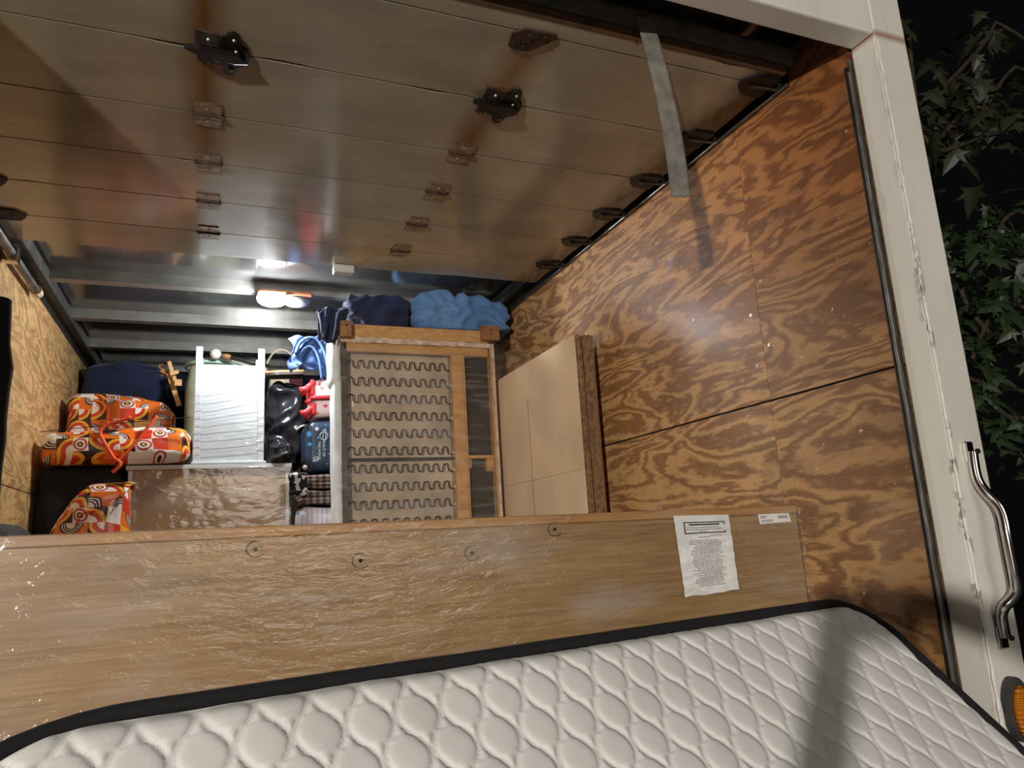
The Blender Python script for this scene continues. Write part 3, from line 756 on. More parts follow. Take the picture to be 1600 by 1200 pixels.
# folded-over film seams: long taut diagonal lines
def seam(a, c, r=.0009):
    b = bmesh.new(); A = at(*a, YBD - .0075); C = at(*c, YBD - .0075); tube([A.lerp(C, s / 12) + Vector((0, -.0005 * math.sin(s), 0)) for s in range(13)], r, 4, b); obj('film_seam', b, 'film_stand', bd)
for a, c in (((345, 1062), (640, 868)), ((425, 1048), (690, 880)), ((920, 985), (1010, 925)), ((945, 980), (1040, 915)), ((965, 830), (978, 960))): seam(a, c)

# ------------------------------------------------------------------ flattened cardboard boxes against the right wall
random.seed(11)
x = 1.372; n = 5
for i in range(n):
    th = .0160; y0 = 2.585 + (random.uniform(-.012, .02) if i else 0); z1 = 1.672 + (random.uniform(-.01, .014) if i else 0)
    if i == 0: lab, g = 'smooth tan face of the flattened cardboard box nearest the sofa', 'flattened cardboard boxes'
    elif i == 4: lab, g = 'flattened cardboard box at the back, nearest the plywood wall', 'flattened cardboard boxes'
    else: lab, g = ('flattened cardboard box directly behind the front one, edge showing', 'middle one of the five upright flattened cardboard boxes, edge showing', 'flattened cardboard box one in from the plywood wall, edge showing')[i - 1], 'flattened cardboard boxes'
    cb = thing('flattened_cardboard_box', lab, 'box', (x, 3.1, 0), g)
    t2 = th * .42
    for k in range(2):
        xa = x + k * th * .52
        # sheet: two panels either side of a score line, corrugated core recessed between liners
        obj('liner_sheet', box(xa, xa + .002, y0 + k * .004, 3.75, 0, z1 - k * .006), 'cardboard' if (i == 0 and k == 0) else 'cardside', cb)
        b = bmesh.new(); zz = [z * .006 for z in range(int((z1 - .01) / .006))]
        L = [(b.verts.new((xa + .0035 + .0004 * (1 if q % 2 else -1), y0 + .004, z)), b.verts.new((xa + .0035 + .0004 * (1 if q % 2 else -1), 3.74, z))) for q, z in enumerate(zz)]
        for q in range(len(L) - 1): b.faces.new((L[q][0], L[q + 1][0], L[q + 1][1], L[q][1]))
        obj('corrugated_core', b, 'cardside', cb)
        obj('liner_sheet', box(xa + .0055, xa + .0075, y0 + .001, 3.75, 0, z1 - .003), 'cardside', cb)
    if i == 0:
        b = box(x - .0004, x + .0002, 3.10, 3.103, .9, 1.50); obj('slot_cut', b, 'socket', cb)
        b = box(x - .0003, x + .0002, 2.60, 3.7, 1.115, 1.117); obj('score_line', b, 'cardline', cb)
    x += th + .001

# ------------------------------------------------------------------ sofa standing on its end, underside to the camera
YS = 3.42
so = thing('sofa', 'pale grey sofa stood on end, wooden underside and zigzag springs showing', 'sofa', (.92, YS, 0))
def X(px, py=650, Y=YS): return at(px, py, Y).x
def Z(px, py, Y=YS): return at(px, py, Y).z
zt = Z(650, 512); xl, xr = X(528, 650), X(777, 650)
ztr = Z(650, 535)
obj('end_rail', box(xl + .012, xr - .03, YS - .006, YS + .028, ztr + .012, zt, .003), 'pine_end', so)
obj('end_rail', box(xl + .012, xr - .02, YS + .03, YS + .09, zt - .02, zt + .006, .003), 'pine_end', so)
# torn lining strip
b = sheet((xl + .005, YS - .008, ztr + .014), (xr - .012, YS - .008, ztr + .010), (xl + .005, YS - .008, ztr - .016), (xr - .012, YS - .008, ztr - .014), 60, 6,
          lambda u, v: Vector((0, -.004 * noise.noise(Vector((u * 20, v * 3, 0))), .006 * noise.noise(Vector((u * 16, 2 + v, 0))))), .002)
obj('torn_lining', b, 'torn', so, True, label='torn pinkish lining strip')
zi = Z(640, 552)
obj('cross_rail', box(xl + .03, xr - .03, YS + .004, YS + .04, zi, ztr - .012, .003), 'pine', so)
# side rails
def rail(x0, x1, y0, y1, z0, z1, m_='pine', nm='side_rail'): return obj(nm, box(x0, x1, y0, y1, z0, z1, .003), m_, so)
xs0 = X(545); xs1 = X(708)
rail(xl + .018, xs0 - .004, YS + .004, YS + .05, .05, ztr - .014, 'darkwood')
xm0, xm1 = X(709), X(730)
rail(xm0, xm1 - .012, YS - .004, YS + .04, .05, zi + .004)
rail(xm1 - .011, xm1, YS + .0, YS + .045, .05, zi + .004)
rail(xr - .022, xr - .012, YS, YS + .05, .05, ztr - .01)
obj('edge_fold', tube([(xr - .006, YS, .05), (xr - .006, YS, ztr + .01)], .008, 8), 'torn', so)
rail(X(752), X(762), YS + .10, YS + .14, .05, zi, 'pine', 'inner_post')
zc = Z(750, 712)
rail(xm1, xr - .02, YS + .01, YS + .05, zc - .012, zc + .004, 'pine', 'cross_rail')
rail(X(763, 720), xr - .022, YS + .02, YS + .06, zc - .075, zc - .012, 'pine', 'corner_block')
rail(xm1, xm1 + .02, YS + .02, YS + .06, zc - .06, zc - .012, 'pine', 'corner_block')
# springs
obj('backing_cloth', sheet((xs0 - .01, YS + .055, zi + .01), (xs1 + .01, YS + .055, zi + .01), (xs0 - .01, YS + .055, .05), (xs1 + .01, YS + .055, .05), 30, 60,
    lambda u, v: Vector((0, .006 * noise.noise(Vector((u * 4, v * 9, 0))), 0)), .003), 'backing', so, True)
pitch = Z(700, 703) - Z(700, 730); z = Z(630, 569)
x0s, x1s = X(546), X(708)
while z > .12:
    pts = []; K = 10; n_ = K * 12
    for k in range(n_ + 1):
        s = k / n_; a = s * K * 2 * PI
        xx = x0s + (x1s - x0s) * s
        # near-square loops: sine pushed toward its extremes, legs leaning
        yy = math.tanh(2.2 * math.sin(a)) / math.tanh(2.2)
        pts.append((xx + .0035 * math.sin(2 * a + 1.0) * -1, YS + .030, z - (s - .5) * .002 + yy * .0185))
    sp = obj('zigzag_spring', tube(pts, .0030, 5), 'springwire', so, True)
    obj('spring_clip', box(x1s - .006, x1s + .008, YS + .018, YS + .036, z - .018, z - .002, .001), 'screwhead', sp)
    z -= pitch
zb = Z(620, 717)
obj('dark_batten', box(x0s, x1s + .004, YS + .012, YS + .028, zb - .006, zb + .008, .002), 'void', so, label='dark cross batten')
# body: upholstered block behind the underside
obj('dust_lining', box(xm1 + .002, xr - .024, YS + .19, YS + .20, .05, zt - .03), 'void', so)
obj('body', lump(xl - .008, xr - .002, YS + .06, YS + .18, 0.0, zt - .02, 2, .05, .004, (5, 5, 5), 18), 'upholst', so, True)
# dark panel painted as shade in the hollow between middle and right rail
obj('hollow_shade', box(xm1, xr - .022, YS + .05, YS + .054, .05, zi + .0), 'void', so)
def arm(w_): return w_
obj('arm_cushion', lump(xl - .030, xl + .02, YS - .004, YS + .16, 1.62, zt - .045, 5, .035, .004, (9, 9, 9), 16, .004), 'upholst', so, True, label='rounded pale arm of the sofa')
obj('arm_cushion', lump(xl - .016, xl + .022, YS + .0, YS + .16, .02, 1.84 - .10, 6, .024, .003, (9, 9, 9), 16), 'upholst', so, True)
b = bmesh.new()
for k in range(90):
    zz = .2 + k * .0172; disc((xl + .013, YS - .002, zz), .0024, (0, -1, 0), .002, 6, b)
obj('staple_row', b, 'screwhead', so)
# feet blocks at the top corners
for (x0, x1, y0, y1, px) in ((531, 549, 503, 527, 0), (753, 778, 511, 532, 1)):
    a = at(x0, y1, YS - .03); c = at(x1, y0, YS - .03)
    o = obj('foot_block', box(a.x, c.x, YS - .05, YS + .05, a.z, c.z, .003), 'block', so)
    obj('bolt_hole', disc(((a.x + c.x) / 2, YS - .0502, (a.z * .3 + c.z * .7)), .005, (0, -1, 0), .0008, 10), 'socket', o)
obj('stretch_film', sheet((xl - .004, YS - .014, ztr - .02), (xr - .005, YS - .014, ztr - .02), (xl - .004, YS - .014, .1), (xr - .005, YS - .014, .1), 60, 60,
    lambda u, v: Vector((0, -.003 * abs(noise.noise(Vector((u * 6, v * 30, 0)))), 0)), .0001), 'film_sofa', so, True, label='clear stretch film pulled over the springs')

# ------------------------------------------------------------------ dresser, back to the camera
YD = 4.0
dr = thing('dresser', 'white dresser turned back-to-front in stretch film, brown back panel showing', 'dresser', (0, YD, 0))
dx0, dx1 = at(200, 760, YD).x, at(452, 760, YD).x; zdt = at(320, 726, YD).z
obj('top', box(dx0 - .012, dx1 + .012, YD - .012, YD + .44, zdt - .022, zdt, .002), 'whiteb', dr)
obj('side_panel', box(dx0, dx0 + .018, YD, YD + .42, .0, zdt - .023, .001), 'whiteb', dr)
obj('side_panel', box(dx1 - .018, dx1, YD, YD + .42, .0, zdt - .023, .001), 'whiteb', dr)
obj('back_panel', box(dx0 + .0185, dx1 - .0185, YD + .004, YD + .008, .05, zdt - .023), 'hardboard', dr, label='brown hardboard back panel')
obj('front_panel', box(dx0 + .019, dx1 - .019, YD + .40, YD + .418, .05, zdt - .023), 'whiteb', dr)
obj('stretch_film', sheet((dx0 - .004, YD - .016, zdt - .012), (dx1 + .012, YD - .016, zdt - .012), (dx0 + .004, YD - .016, .05), (dx1 + .012, YD - .016, .05), 120, 120,
    lambda u, v: Vector((0, -.0022 * abs(noise.noise(Vector((u * 4 + v * 6, v * 12 - u * 3, 0)))) - .0012 * abs(noise.noise(Vector((u * 14, v * 30, 4)))), 0)), .0001), 'film_dresser', dr, True, label='glossy wrinkled stretch film')
b = bmesh.new()
for a, c in (((300, 812), (420, 745)), ((345, 800), (445, 765)), ((215, 745), (262, 770)), ((262, 770), (340, 768)), ((340, 760), (445, 770))):
    A = at(*a, YD - .021); C = at(*c, YD - .021); tube([A.lerp(C, s / 8) + Vector((0, -.002 * math.sin(s * 1.3), .002 * math.sin(s * 2.0))) for s in range(9)], .0022, 5, b)
obj('film_fold', b, 'film_stand', dr, True)
# ------------------------------------------------------------------ white side table standing on the dresser
st = thing('side_table', 'white side table wrapped in film standing upside down on the dresser', 'table', (.06, YD, zdt))
ax0, ax1 = at(303, 640, YD).x, at(413, 640, YD).x; ztl = at(310, 541, YD).z; zp = at(360, 570, YD).z
obj('table_top', box(ax0 - .006, ax1 + .012, YD - .012, YD + .30, zdt + .001, zdt + .014, .002), 'white', st)
for xx in (ax0, ax1 - .034):
    for yy in (YD, YD + .25): obj('leg', box(xx, xx + .034, yy, yy + .034, zdt + .0145, ztl, .003), 'white', st)
obj('back_panel', box(ax0 + .0345, ax1 - .0345, YD + .006, YD + .018, zdt + .0145, zp, .001), 'white', st)
for xx in (ax0 + .008, ax1 - .022): obj('side_panel', box(xx, xx + .012, YD + .035, YD + .249, zdt + .0145, zp, .001), 'white', st)
obj('stretch_film', sheet((ax0 - .002, YD - .005, zp - .06), (ax1 + .002, YD - .005, zp - .03), (ax0 - .002, YD - .005, zdt + .016), (ax1 + .002, YD - .005, zdt + .016), 60, 80,
    lambda u, v: Vector((0, -.003 * abs(noise.noise(Vector((u * 2, v * 26 - u * 4, 0)))) * 1.5, 0)), .0001), 'film_stand', st, True)
for i in range(9):
    A = at(304, 618 + i * 11, YD - .008); C = at(412, 598 + i * 12.5, YD - .008); b = bmesh.new(); tube([A.lerp(C, s / 8) + Vector((0, 0, .002 * math.sin(s + i))) for s in range(9)], .0012, 4, b); obj('film_fold', b, 'whiteb', st)

# ------------------------------------------------------------------ patterned bags
def P_(px, py, Y): return at(px, py, Y)
def strap(pts, w_, nm, par, mat_='orange_strap'):
    return obj(nm, tube(smooth_path([Vector(p) for p in pts]), w_ * .7, 8, flat=.55), mat_, par, True)
YG = 3.93; zdt = at(320, 726, YD).z; ax0 = at(303, 640, YD).x
a = P_(58, 740, YG); c = P_(303, 648, YG)
bg = thing('storage_bag', 'large orange retro-print storage bag lying on the dresser beside the table', 'bag', ((a.x + c.x) / 2, YG, 1.33), 'orange retro-print storage bags')
def bagshape(w_):
    s = (w_.x - a.x) / (c.x - a.x); k = max(0, min(1, (w_.z - 1.32) / .25))
    w_.z += .045 * (s - .35) * k; w_.y += 0; return w_
obj('body', lump(a.x, ax0 - .015, YG + .0, YG + .46, zdt + .006, P_(58, 672, YG).z, 1, .055, .014, (4, 4, 7), 30, .014, .3, bagshape), 'retro', bg, True)
p = lambda x, y, d=0: P_(x, y, YG - .012 - d)
strap([p(205, 652), p(150, 668), p(168, 700), p(182, 722)], .022, 'handle', bg)
strap([p(245, 650), p(222, 680), p(198, 708), p(182, 722)], .022, 'handle', bg)
strap([p(178, 716, .01), p(192, 724, .02), p(176, 738, .01)], .020, 'handle', bg)
obj('zip_line', tube([p(62, 675), p(130, 668), p(200, 660), p(298, 652)], .0018, 5), 'black', bg)
a2 = P_(98, 660, 4.45); c2 = P_(272, 617, 4.45)
bg2 = thing('storage_bag', 'orange retro-print storage bag slumped behind the large one, against navy blankets', 'bag', ((a2.x + c2.x) / 2, 4.6, 1.33), 'orange retro-print storage bags')
obj('body', lump(a2.x, c2.x, 4.46, 4.74, 1.335, c2.z + .0, 9, .06, .014, (6, 6, 10), 26, .015, .3, lambda w_: Vector((w_.x, w_.y, w_.z - max(0, (w_.x - a2.x - .3)) * .22 * (w_.z > 1.45)))), 'retro', bg2, True)
strap([P_(160, 625, 4.43), P_(172, 640, 4.42), P_(168, 655, 4.41)], .014, 'handle', bg2)
a3 = P_(100, 828, 3.78); c3 = P_(204, 756, 3.78)
bg3 = thing('storage_bag', 'orange retro-print storage bag wedged upright left of the dresser', 'bag', ((a3.x + c3.x) / 2, 3.85, 0), 'orange retro-print storage bags')
obj('body', lump(a3.x - .06, c3.x, 3.76, 3.94, 0, c3.z + .004, 4, .06, .014, (5, 5, 6), 34, .006, .3, lambda w_: Vector((w_.x + (max(0, (w_.z - c3.z + .2)) * .6 if w_.x < a3.x + .15 else 0), w_.y, w_.z))), 'retro', bg3, True)
strap([P_(118, 822, 3.745), P_(128, 800, 3.74), P_(150, 798, 3.74)], .009, 'handle', bg3)
a4 = P_(52, 828, 3.22); c4 = P_(203, 738, 3.22)
tag(obj('black_bag', lump(XL + .02, dx0 - .03, 3.965, 4.42, 0, zdt - .006, 8, .06, .014, (6, 6, 9), 26), 'black', None, True), 'black soft bag under the large orange printed bag', 'bag')

# ------------------------------------------------------------------ blankets over things at the back
def cloth_lump(name, lab, mat_, x0, x1, y0, y1, z0, z1, seed, amp=.02, freq=(5, 5, 9), n=26, group=None, r=.07, shape=None, parts=True):
    o = obj(name, lump(x0, x1, y0, y1, z0, z1, seed, r, amp, freq, n, .0, .6, shape), mat_, None, True)
    return tag(o, lab, 'blanket', group)
q0 = P_(118, 640, 4.95); q1 = P_(262, 572, 4.95)
cloth_lump('moving_blanket', 'dark navy moving blanket draped over the load behind the orange bags', 'navy', XL + .035, q1.x, 4.93, 5.2, 0, q1.z + .01, 3, .034, (2.2, 2, 13), 40)
cloth_lump('moving_blanket', 'near-black quilted blanket hung high across the front end of the truck', 'navydk', XL + .045, .37, 5.3, 5.6, 0, 2.09, 13, .03, (2, 2, 5), 24)
cloth_lump('moving_blanket', 'dark blanket filling the front of the truck behind the sofa', 'navydk', .44, XR - .045, 5.3, 5.6, 0, 2.09, 17, .03, (2, 2, 5), 20)
# on top of the sofa
zs = zt + .002
u0 = P_(548, 500, YS + .12); u1 = P_(668, 470, YS + .12); u2 = P_(790, 490, YS + .12); ztt = P_(700, 468, YS + .12).z
cloth_lump('moving_blanket', 'dark navy moving blanket folded on the left half of the upended sofa', 'navy', u0.x - .02, u1.x - .115, YS + .07, YS + .36, zs + .02, ztt - .012, 21, .026, (9, 6, 14), 26, r=.05)
def bshape(w_):
    s = max(0, min(1, (w_.x - (u1.x - .09)) / (u2.x - u1.x + .09)))
    if w_.z > zs + .03: w_.z += .028 * math.sin(s * PI * 1.0) - .030 * max(0, s - .6) * 2 + (.012 * math.exp(-((s - .28) / .1) ** 2)) - .022 * math.exp(-((s - .43) / .035) ** 2)
    return w_
cloth_lump('moving_blanket', 'bright blue moving blanket bunched on the right half of the upended sofa', 'blue', u1.x - .085, u2.x + .0, YS + .035, YS + .55, zs + .02, ztt - .006, 27, .021, (9, 6, 14), 34, r=.055, shape=bshape)
# blankets hanging at the left of the sofa
def folds(amp, fr, ph=0, amp2=.0): return lambda u, v: Vector((amp2 * math.sin(v * 5 + ph), amp * math.sin(u * fr + ph + v * 1.5) + amp * .6 * noise.noise(Vector((u * 5, v * 5, ph))), 0))
h1 = thing('moving_blanket', 'dark blanket with light blue binding hooked over the sofa top corner', 'blanket', P_(515, 510, 3.40))
obj('cloth', sheet(P_(497, 480, YS - .02), P_(547, 482, YS - .02), P_(498, 530, YS - .02), P_(528, 540, YS - .02), 24, 24, folds(.018, 14), .006), 'navy', h1, True)
for pts in ([(494, 487), (500, 489), (507, 480), (509, 494)], [(498, 489), (501, 505), (502, 520)], [(526, 498), (529, 486), (545, 480), (546, 496)], [(526, 488), (524, 510), (520, 530)]):
    obj('binding', tube([P_(x, y, YS - .04) for x, y in pts], .006, 6, flat=.6), 'edging', h1, True)
YH = 3.80
h2 = thing('moving_blanket', 'crumpled denim-blue moving blanket tumbling down left of the sofa', 'blanket', P_(490, 595, YH))
pa = P_(460, 588, YH); pb = P_(520, 524, YH)
obj('cloth', lump(pa.x + .02, pb.x + .08, YH + .03, YH + .3, pa.z + .14, pb.z - .01, 31, .07, .02, (13, 6, 7), 24, 0, .8), 'denim', h2, True)
def dfold(u, v):
    w_ = u + .25 * math.sin(v * 3.0)
    return Vector((.020 * math.sin(v * 6 + u * 3) - .05 * (1 - v) * (u < .5) * (1 - 2 * u), -.022 * abs(math.sin(w_ * 11)) - .012 * noise.noise(Vector((u * 6, v * 5, 2))), .03 * math.sin(u * 5) * (v > .8) + .010 * math.sin(u * 14)))
obj('cloth', sheet(P_(466, 530, YH), P_(522, 520, YH), P_(456, 583, YH), P_(520, 588, YH), 70, 40, dfold, .007), 'denim', h2, True)
obj('fold', tube(smooth_path([P_(x, y, YH - .03) for x, y in ((462, 552), (468, 535), (482, 527), (496, 530), (506, 545), (512, 570), (513, 592))]), .014, 8, flat=.6), 'denim', h2, True)
obj('fold', tube(smooth_path([P_(x, y, YH - .025) for x, y in ((466, 556), (478, 541), (490, 543), (499, 560), (503, 592))]), .012, 8, flat=.6), 'denim', h2, True)
# ------------------------------------------------------------------ right-hand column of small things
pk = thing('kids_suitcase', 'pale pink kids suitcase with red hearts and feet, squeezed beside the sofa', 'suitcase', P_(500, 650, 3.34))
YK = 3.80; a = P_(486, 650, YK); c = P_(527, 591, YK)
def pshape(w_): w_.z += .012 * ((w_.x - a.x) / (c.x - a.x)) - .01; return w_
obj('shell', lump(a.x + .004, c.x + .12, YK, YK + .22, a.z + .004, c.z, 1, .035, .001, (3, 3, 3), 16, .004, .2, pshape), 'pink', pk, True)
za = P_(500, 622, YK - .01).z; cx_ = c.x + .12
obj('band', tube([(a.x - .002, YK + .002, za), (a.x + .02, YK - .008, za + .003), (cx_, YK - .010, za + .012)], .011, 8), 'red', pk, True)
obj('band', tube([(a.x - .002, YK - .004, za - .014), (a.x + .02, YK - .010, za - .011), (cx_, YK - .011, za - .002)], .003, 6), 'maroon', pk, True)
for (pts, r) in (([(492, 597), (485, 603), (478, 609), (470, 612)], [.014, .019, .020, .026]), ([(491, 634), (485, 640), (478, 645), (472, 648)], [.014, .018, .018, .025]), ([(489, 622), (483, 627), (479, 630)], [.010, .014, .016])):
    obj('foot', tube([P_(x, y, YK + .01) for x, y in pts], r, 10), 'red', pk, True, label='coral red foot')
obj('corner_guard', lump(a.x - .006, a.x + .022, YK - .005, YK + .19, za + .01, c.z - .006, 3, .012, 0, n=6), 'red', pk, True)
obj('corner_guard', lump(a.x - .002, a.x + .030, YK - .005, YK + .19, a.z + .004, za - .022, 3, .012, 0, n=6), 'red', pk, True)
def heart(cx, cz, s, y, rot=0, bm=None):
    poly = []
    for k in range(20):
        t_ = 2 * PI * k / 20; xx = 16 * math.sin(t_) ** 3; zz = 13 * math.cos(t_) - 5 * math.cos(2 * t_) - 2 * math.cos(3 * t_) - math.cos(4 * t_)
        xx, zz = xx * math.cos(rot) - zz * math.sin(rot), xx * math.sin(rot) + zz * math.cos(rot); poly.append((cx + xx * s / 16, cz + zz * s / 16))
    return prism(poly, y, y + .003, bm)
for i, (x, y, s) in enumerate(((499, 600, .010), (509, 634, .011), (493, 632, .007), (515, 598, .005), (502, 624, .004), (505, 592, .004), (496, 645, .006))):
    q = P_(x, y, YK - .013); obj('heart_print', heart(q.x, q.z, s, YK - .0095, .4 - i * .3), 'red', pk)
sp = thing('kids_suitcase', 'navy kids suitcase with white planet drawings, below the pink one', 'suitcase', P_(500, 738, 3.3))
YN = 3.79; a = P_(478, 736, YN); c = P_(525, 656, YN)
def nshape(w_):
    s = (w_.z - a.z) / (c.z - a.z); 
    if s < .25: w_.x += (.25 - s) * .09 * (1 - (w_.x - a.x) / (c.x + .12 - a.x))
    return w_
obj('shell', lump(a.x, c.x + .12, YN, YN + .26, a.z, c.z, 2, .045, .001, (3, 3, 3), 20, .003, .2, nshape), 'spacenavy', sp, True)
yd = YN - .0045
def ring(px, py, rx, rz, rot=0, r=.0014, nm='planet_print', mat_='printwhite', arc=1.0):
    q = P_(px, py, yd); pts = []
    for k in range(25):
        t_ = 2 * PI * k / 24 * arc; xx, zz = rx * math.cos(t_), rz * math.sin(t_)
        pts.append((q.x + xx * math.cos(rot) - zz * math.sin(rot), yd, q.z + xx * math.sin(rot) + zz * math.cos(rot)))
    return obj(nm, tube(pts[:-1] if arc == 1.0 else pts, r, 5, closed=arc == 1.0), mat_, sp)
ring(506, 681, .020, .020); ring(507, 681, .007, .036, -.1); ring(494, 717, .012, .011, .3); ring(494, 718, .017, .004, .5)
ring(513, 717, .02, .03, 0, .0014, 'comet_trail', 'printwhite', .2)
for (x, y, r_) in ((489, 668, .002), (497, 684, .003), (509, 664, .0022), (495, 700, .002), (513, 709, .002), (504, 672, .002), (511, 725, .002), (487, 728, .0015)):
    q = P_(x, y, yd); obj('star_print', disc((q.x, yd + .002, q.z), r_, (0, -1, 0), .003, 8), 'printwhite', sp)
for (x, y, rx, rz) in ((483, 678, .012, .014), (484, 694, .011, .010), (517, 722, .006, .006)):
    q = P_(x, y, yd); obj('blue_print', oval(q.x, q.z, rx, rz, yd + .003, yd), 'printblue', sp)
b = bmesh.new(); q = P_(495, 670, yd)
for k in range(10):
    t_ = k * PI / 5; disc((q.x + .008 * math.cos(t_), yd + .001, q.z + .008 * math.sin(t_)), .0035 if k % 2 else .0022, (0, -1, 0), .002, 6, b)
disc((q.x, yd + .001, q.z), .006, (0, -1, 0), .002, 8, b); obj('rocket_print', b, 'printwhite', sp)
for s_, px, py in (('OUT OF', 506, 703), ('THIS WORLD', 499, 704)):
    q = P_(px, py, yd)   # lettering runs down the shell
    obj('lettering', text_bm(s_, .0185 if s_ == 'OUT OF' else .0155, lambda x, y, z_: (q.x + y, yd + .0005 - z_, q.z - x)), 'printwhite', sp)
obj('side_handle', tube(smooth_path([P_(x, y, YN + .04) for x, y in ((463, 672), (469, 667), (478, 664), (484, 668))]), .006, 8), 'finial', sp, True)
obj('wheel', disc(P_(476, 731, YN + .02), .012, (0, -1, 0), .02, 12), 'finial', sp, True)
# folded soft things under the suitcases
ex1 = .72; ex0 = dx1 + .034; YE = 3.77
q = lambda y: P_(485, y, YE).z
stp = tag(obj('folded_blanket', lump(ex0, ex1, YE, YE + .3, 0, q(792), 41, .03, .006, (4, 4, 20), 26, 0, .7), 'stripes', None, True), 'white, blue and pink striped folded cloth just above the bed panel', 'blanket')
tag(obj('folded_blanket', lump(ex0 + .0, ex1, YE, YE + .3, q(790) + .002, q(766), 43, .02, .005, (6, 4, 26), 22, 0, .7), 'plaid', None, True), 'brown plaid folded blanket lying on the striped cloth', 'blanket')
tag(obj('folded_blanket', lump(ex0 + .004, ex1, YE + .01, YE + .3, q(764) + .002, q(741), 45, .02, .005, (6, 4, 26), 22, 0, .7), 'plaid', None, True), 'brown plaid folded blanket directly under the navy suitcase', 'blanket')
w0 = P_(452, 775, YE - .05); w1 = P_(480, 738, YE - .05)
tag(obj('print_cloth', lump(w0.x, w1.x, YE - .055, YE - .012, w0.z, w1.z, 47, .015, .006, (20, 8, 14), 14), 'dots', None, True), 'crumpled black and white printed cloth beside the dresser corner', 'cloth')
# black rubbish bags
b0 = P_(416, 718, 4.06); b1 = P_(480, 592, 4.06)
tag(obj('rubbish_bag', lump(b0.x + .02, b1.x - .0, 4.10, 4.5, zdt + .004, b1.z, 51, .07, .02, (9, 6, 9), 34, 0, .8), 'blackpl', None, True), 'shiny black rubbish bag standing between table and navy suitcase', 'bag')
c0 = P_(422, 722, 4.0); c1 = P_(462, 690, 4.0)
tag(obj('rubbish_bag', lump(c0.x, dx1 + .02, 3.975, 4.055, zdt + .003, c1.z, 53, .03, .010, (14, 9, 14), 22, 0, .8), 'blackpl', None, True), 'small black plastic bag slumped on the dresser corner', 'bag')
m0 = P_(452, 602, 4.6); tag(obj('maroon_cloth', lump(m0.x, m0.x + .08, 4.56, 4.64, m0.z - .06, m0.z + .05, 55, .02, .008, n=10), 'maroon', None, True), 'small fold of maroon cloth above the black bag', 'cloth')
# half-round table leaf and cane hoop
t0 = P_(415, 582, 4.1); t1 = P_(474, 568, 4.1)
ht = thing('table_leaf', 'round-ended wooden table leaf with dark underside above the black bags', 'table leaf', t0)
poly = [(t1.x, .0), (t1.x, -.14)] + [(t0.x + .07 - .075 * math.sin(k * PI / 10), -.07 - .07 * math.cos(k * PI / 10)) for k in range(11)]
def slope(a_, b_, c_): return (a_, 4.06 - b_ * 1.1, t0.z + (a_ - t0.x) * .05 + c_ - b_ * .05)
obj('leaf', prism(poly, -.022, -.006, None, slope), 'darkwood', ht); obj('top_face', prism(poly, -.006, .002, None, slope), 'pine', ht, label='pale wooden top face')
hb = thing('cane_basket', 'tall cane hamper with a thin hoop handle behind the white table', 'basket', P_(435, 600, 3.66))
obj('handle', tube([P_(440 + 26 * math.cos(a_), 590 - 44 * math.sin(a_), 4.62) for a_ in [k * PI / 16 for k in range(17)]], .006, 7), 'rattan', hb, True)
bb = P_(440, 606, 4.66); obj('bowl', lump(bb.x - .08, bb.x + .12, 4.66, 4.86, 0, bb.z + .08, 57, .05, .003, n=14), 'rattan', hb, True)
# umbrella with round white knob
um = thing('curtain_pole', 'pole with a round white finial lying behind the white table', 'pole', P_(330, 552, 3.62))
A = P_(337, 553, 4.42); C = P_(420, 572, 4.38)
b = bmesh.new(); bmesh.ops.create_uvsphere(b, u_segments=16, v_segments=10, radius=.032, matrix=Matrix.Translation(A)); obj('finial', b, 'finial', um, True)
obj('collar', tube([A.lerp(C, .12), A.lerp(C, .2), A.lerp(C, .28)], [.012, .017, .013], 10), 'block', um, True)
obj('shaft', tube([A.lerp(C, .26), C], .011, 10), 'galv_dark', um, True)
obj('shaft', tube([A.lerp(C, .30) + Vector((0, 0, -.02)), C + Vector((0, 0, -.035))], .005, 8), 'finial', um, True)
# mint tub
mt = thing('storage_tub', 'cloudy plastic tub with a mint-green rim behind the white table', 'tub', P_(330, 640, 3.8))
ta = P_(288, 630, 4.52); tb = P_(372, 566, 4.52)
obj('tub', lump(ta.x, tb.x, 4.50, 4.84, 0, tb.z - .005, 61, .07, .002, n=14), 'minttr', mt, True)
obj('rim', tube([((ta.x + tb.x) / 2 + (tb.x - ta.x) / 2 * 1.02 * math.cos(a_), 4.66 + .19 * math.sin(a_), tb.z - .004 + .008 * math.sin(a_)) for a_ in [k * PI / 14 for k in range(28)]], .012, 8, closed=True), 'mint', mt, True)
# wooden clamp-like frame leaning on the bags
fr = thing('folding_frame', 'pale wooden folding frame piece leaning behind the orange bags', 'frame', P_(270, 640, 3.7))
def stick(a, c, w_=.013, d_=.010, mat_='pine_end', Y=4.42):
    A = P_(*a, Y); C = P_(*c, Y); dr_ = (C - A).normalized(); s_ = dr_.cross(Vector((0, 1, 0))).normalized()
    b = bmesh.new(); vs_ = [b.verts.new(p + s_ * w_ * i + Vector((0, d_ * j, 0))) for p in (A, C) for i, j in ((-1, -1), (1, -1), (1, 1), (-1, 1))]
    for k in range(4): b.faces.new((vs_[k], vs_[(k + 1) % 4], vs_[4 + (k + 1) % 4], vs_[4 + k]))
    b.faces.new(vs_[:4]); b.faces.new(vs_[4:][::-1]); return b
obj('slat', stick((264, 584), (280, 634)), 'pine_end', fr); obj('slat', stick((264, 565), (275, 598), .010, .008, Y=4.395), 'pine_end', fr)
obj('slat', stick((252, 578), (268, 586), .012, .01, Y=4.43), 'block', fr); obj('slat', stick((266, 585), (279, 581), .010, .01, Y=4.37), 'pine_end', fr)
obj('slat', stick((273, 598), (284, 598), .018, .008, Y=4.37), 'pine_end', fr)
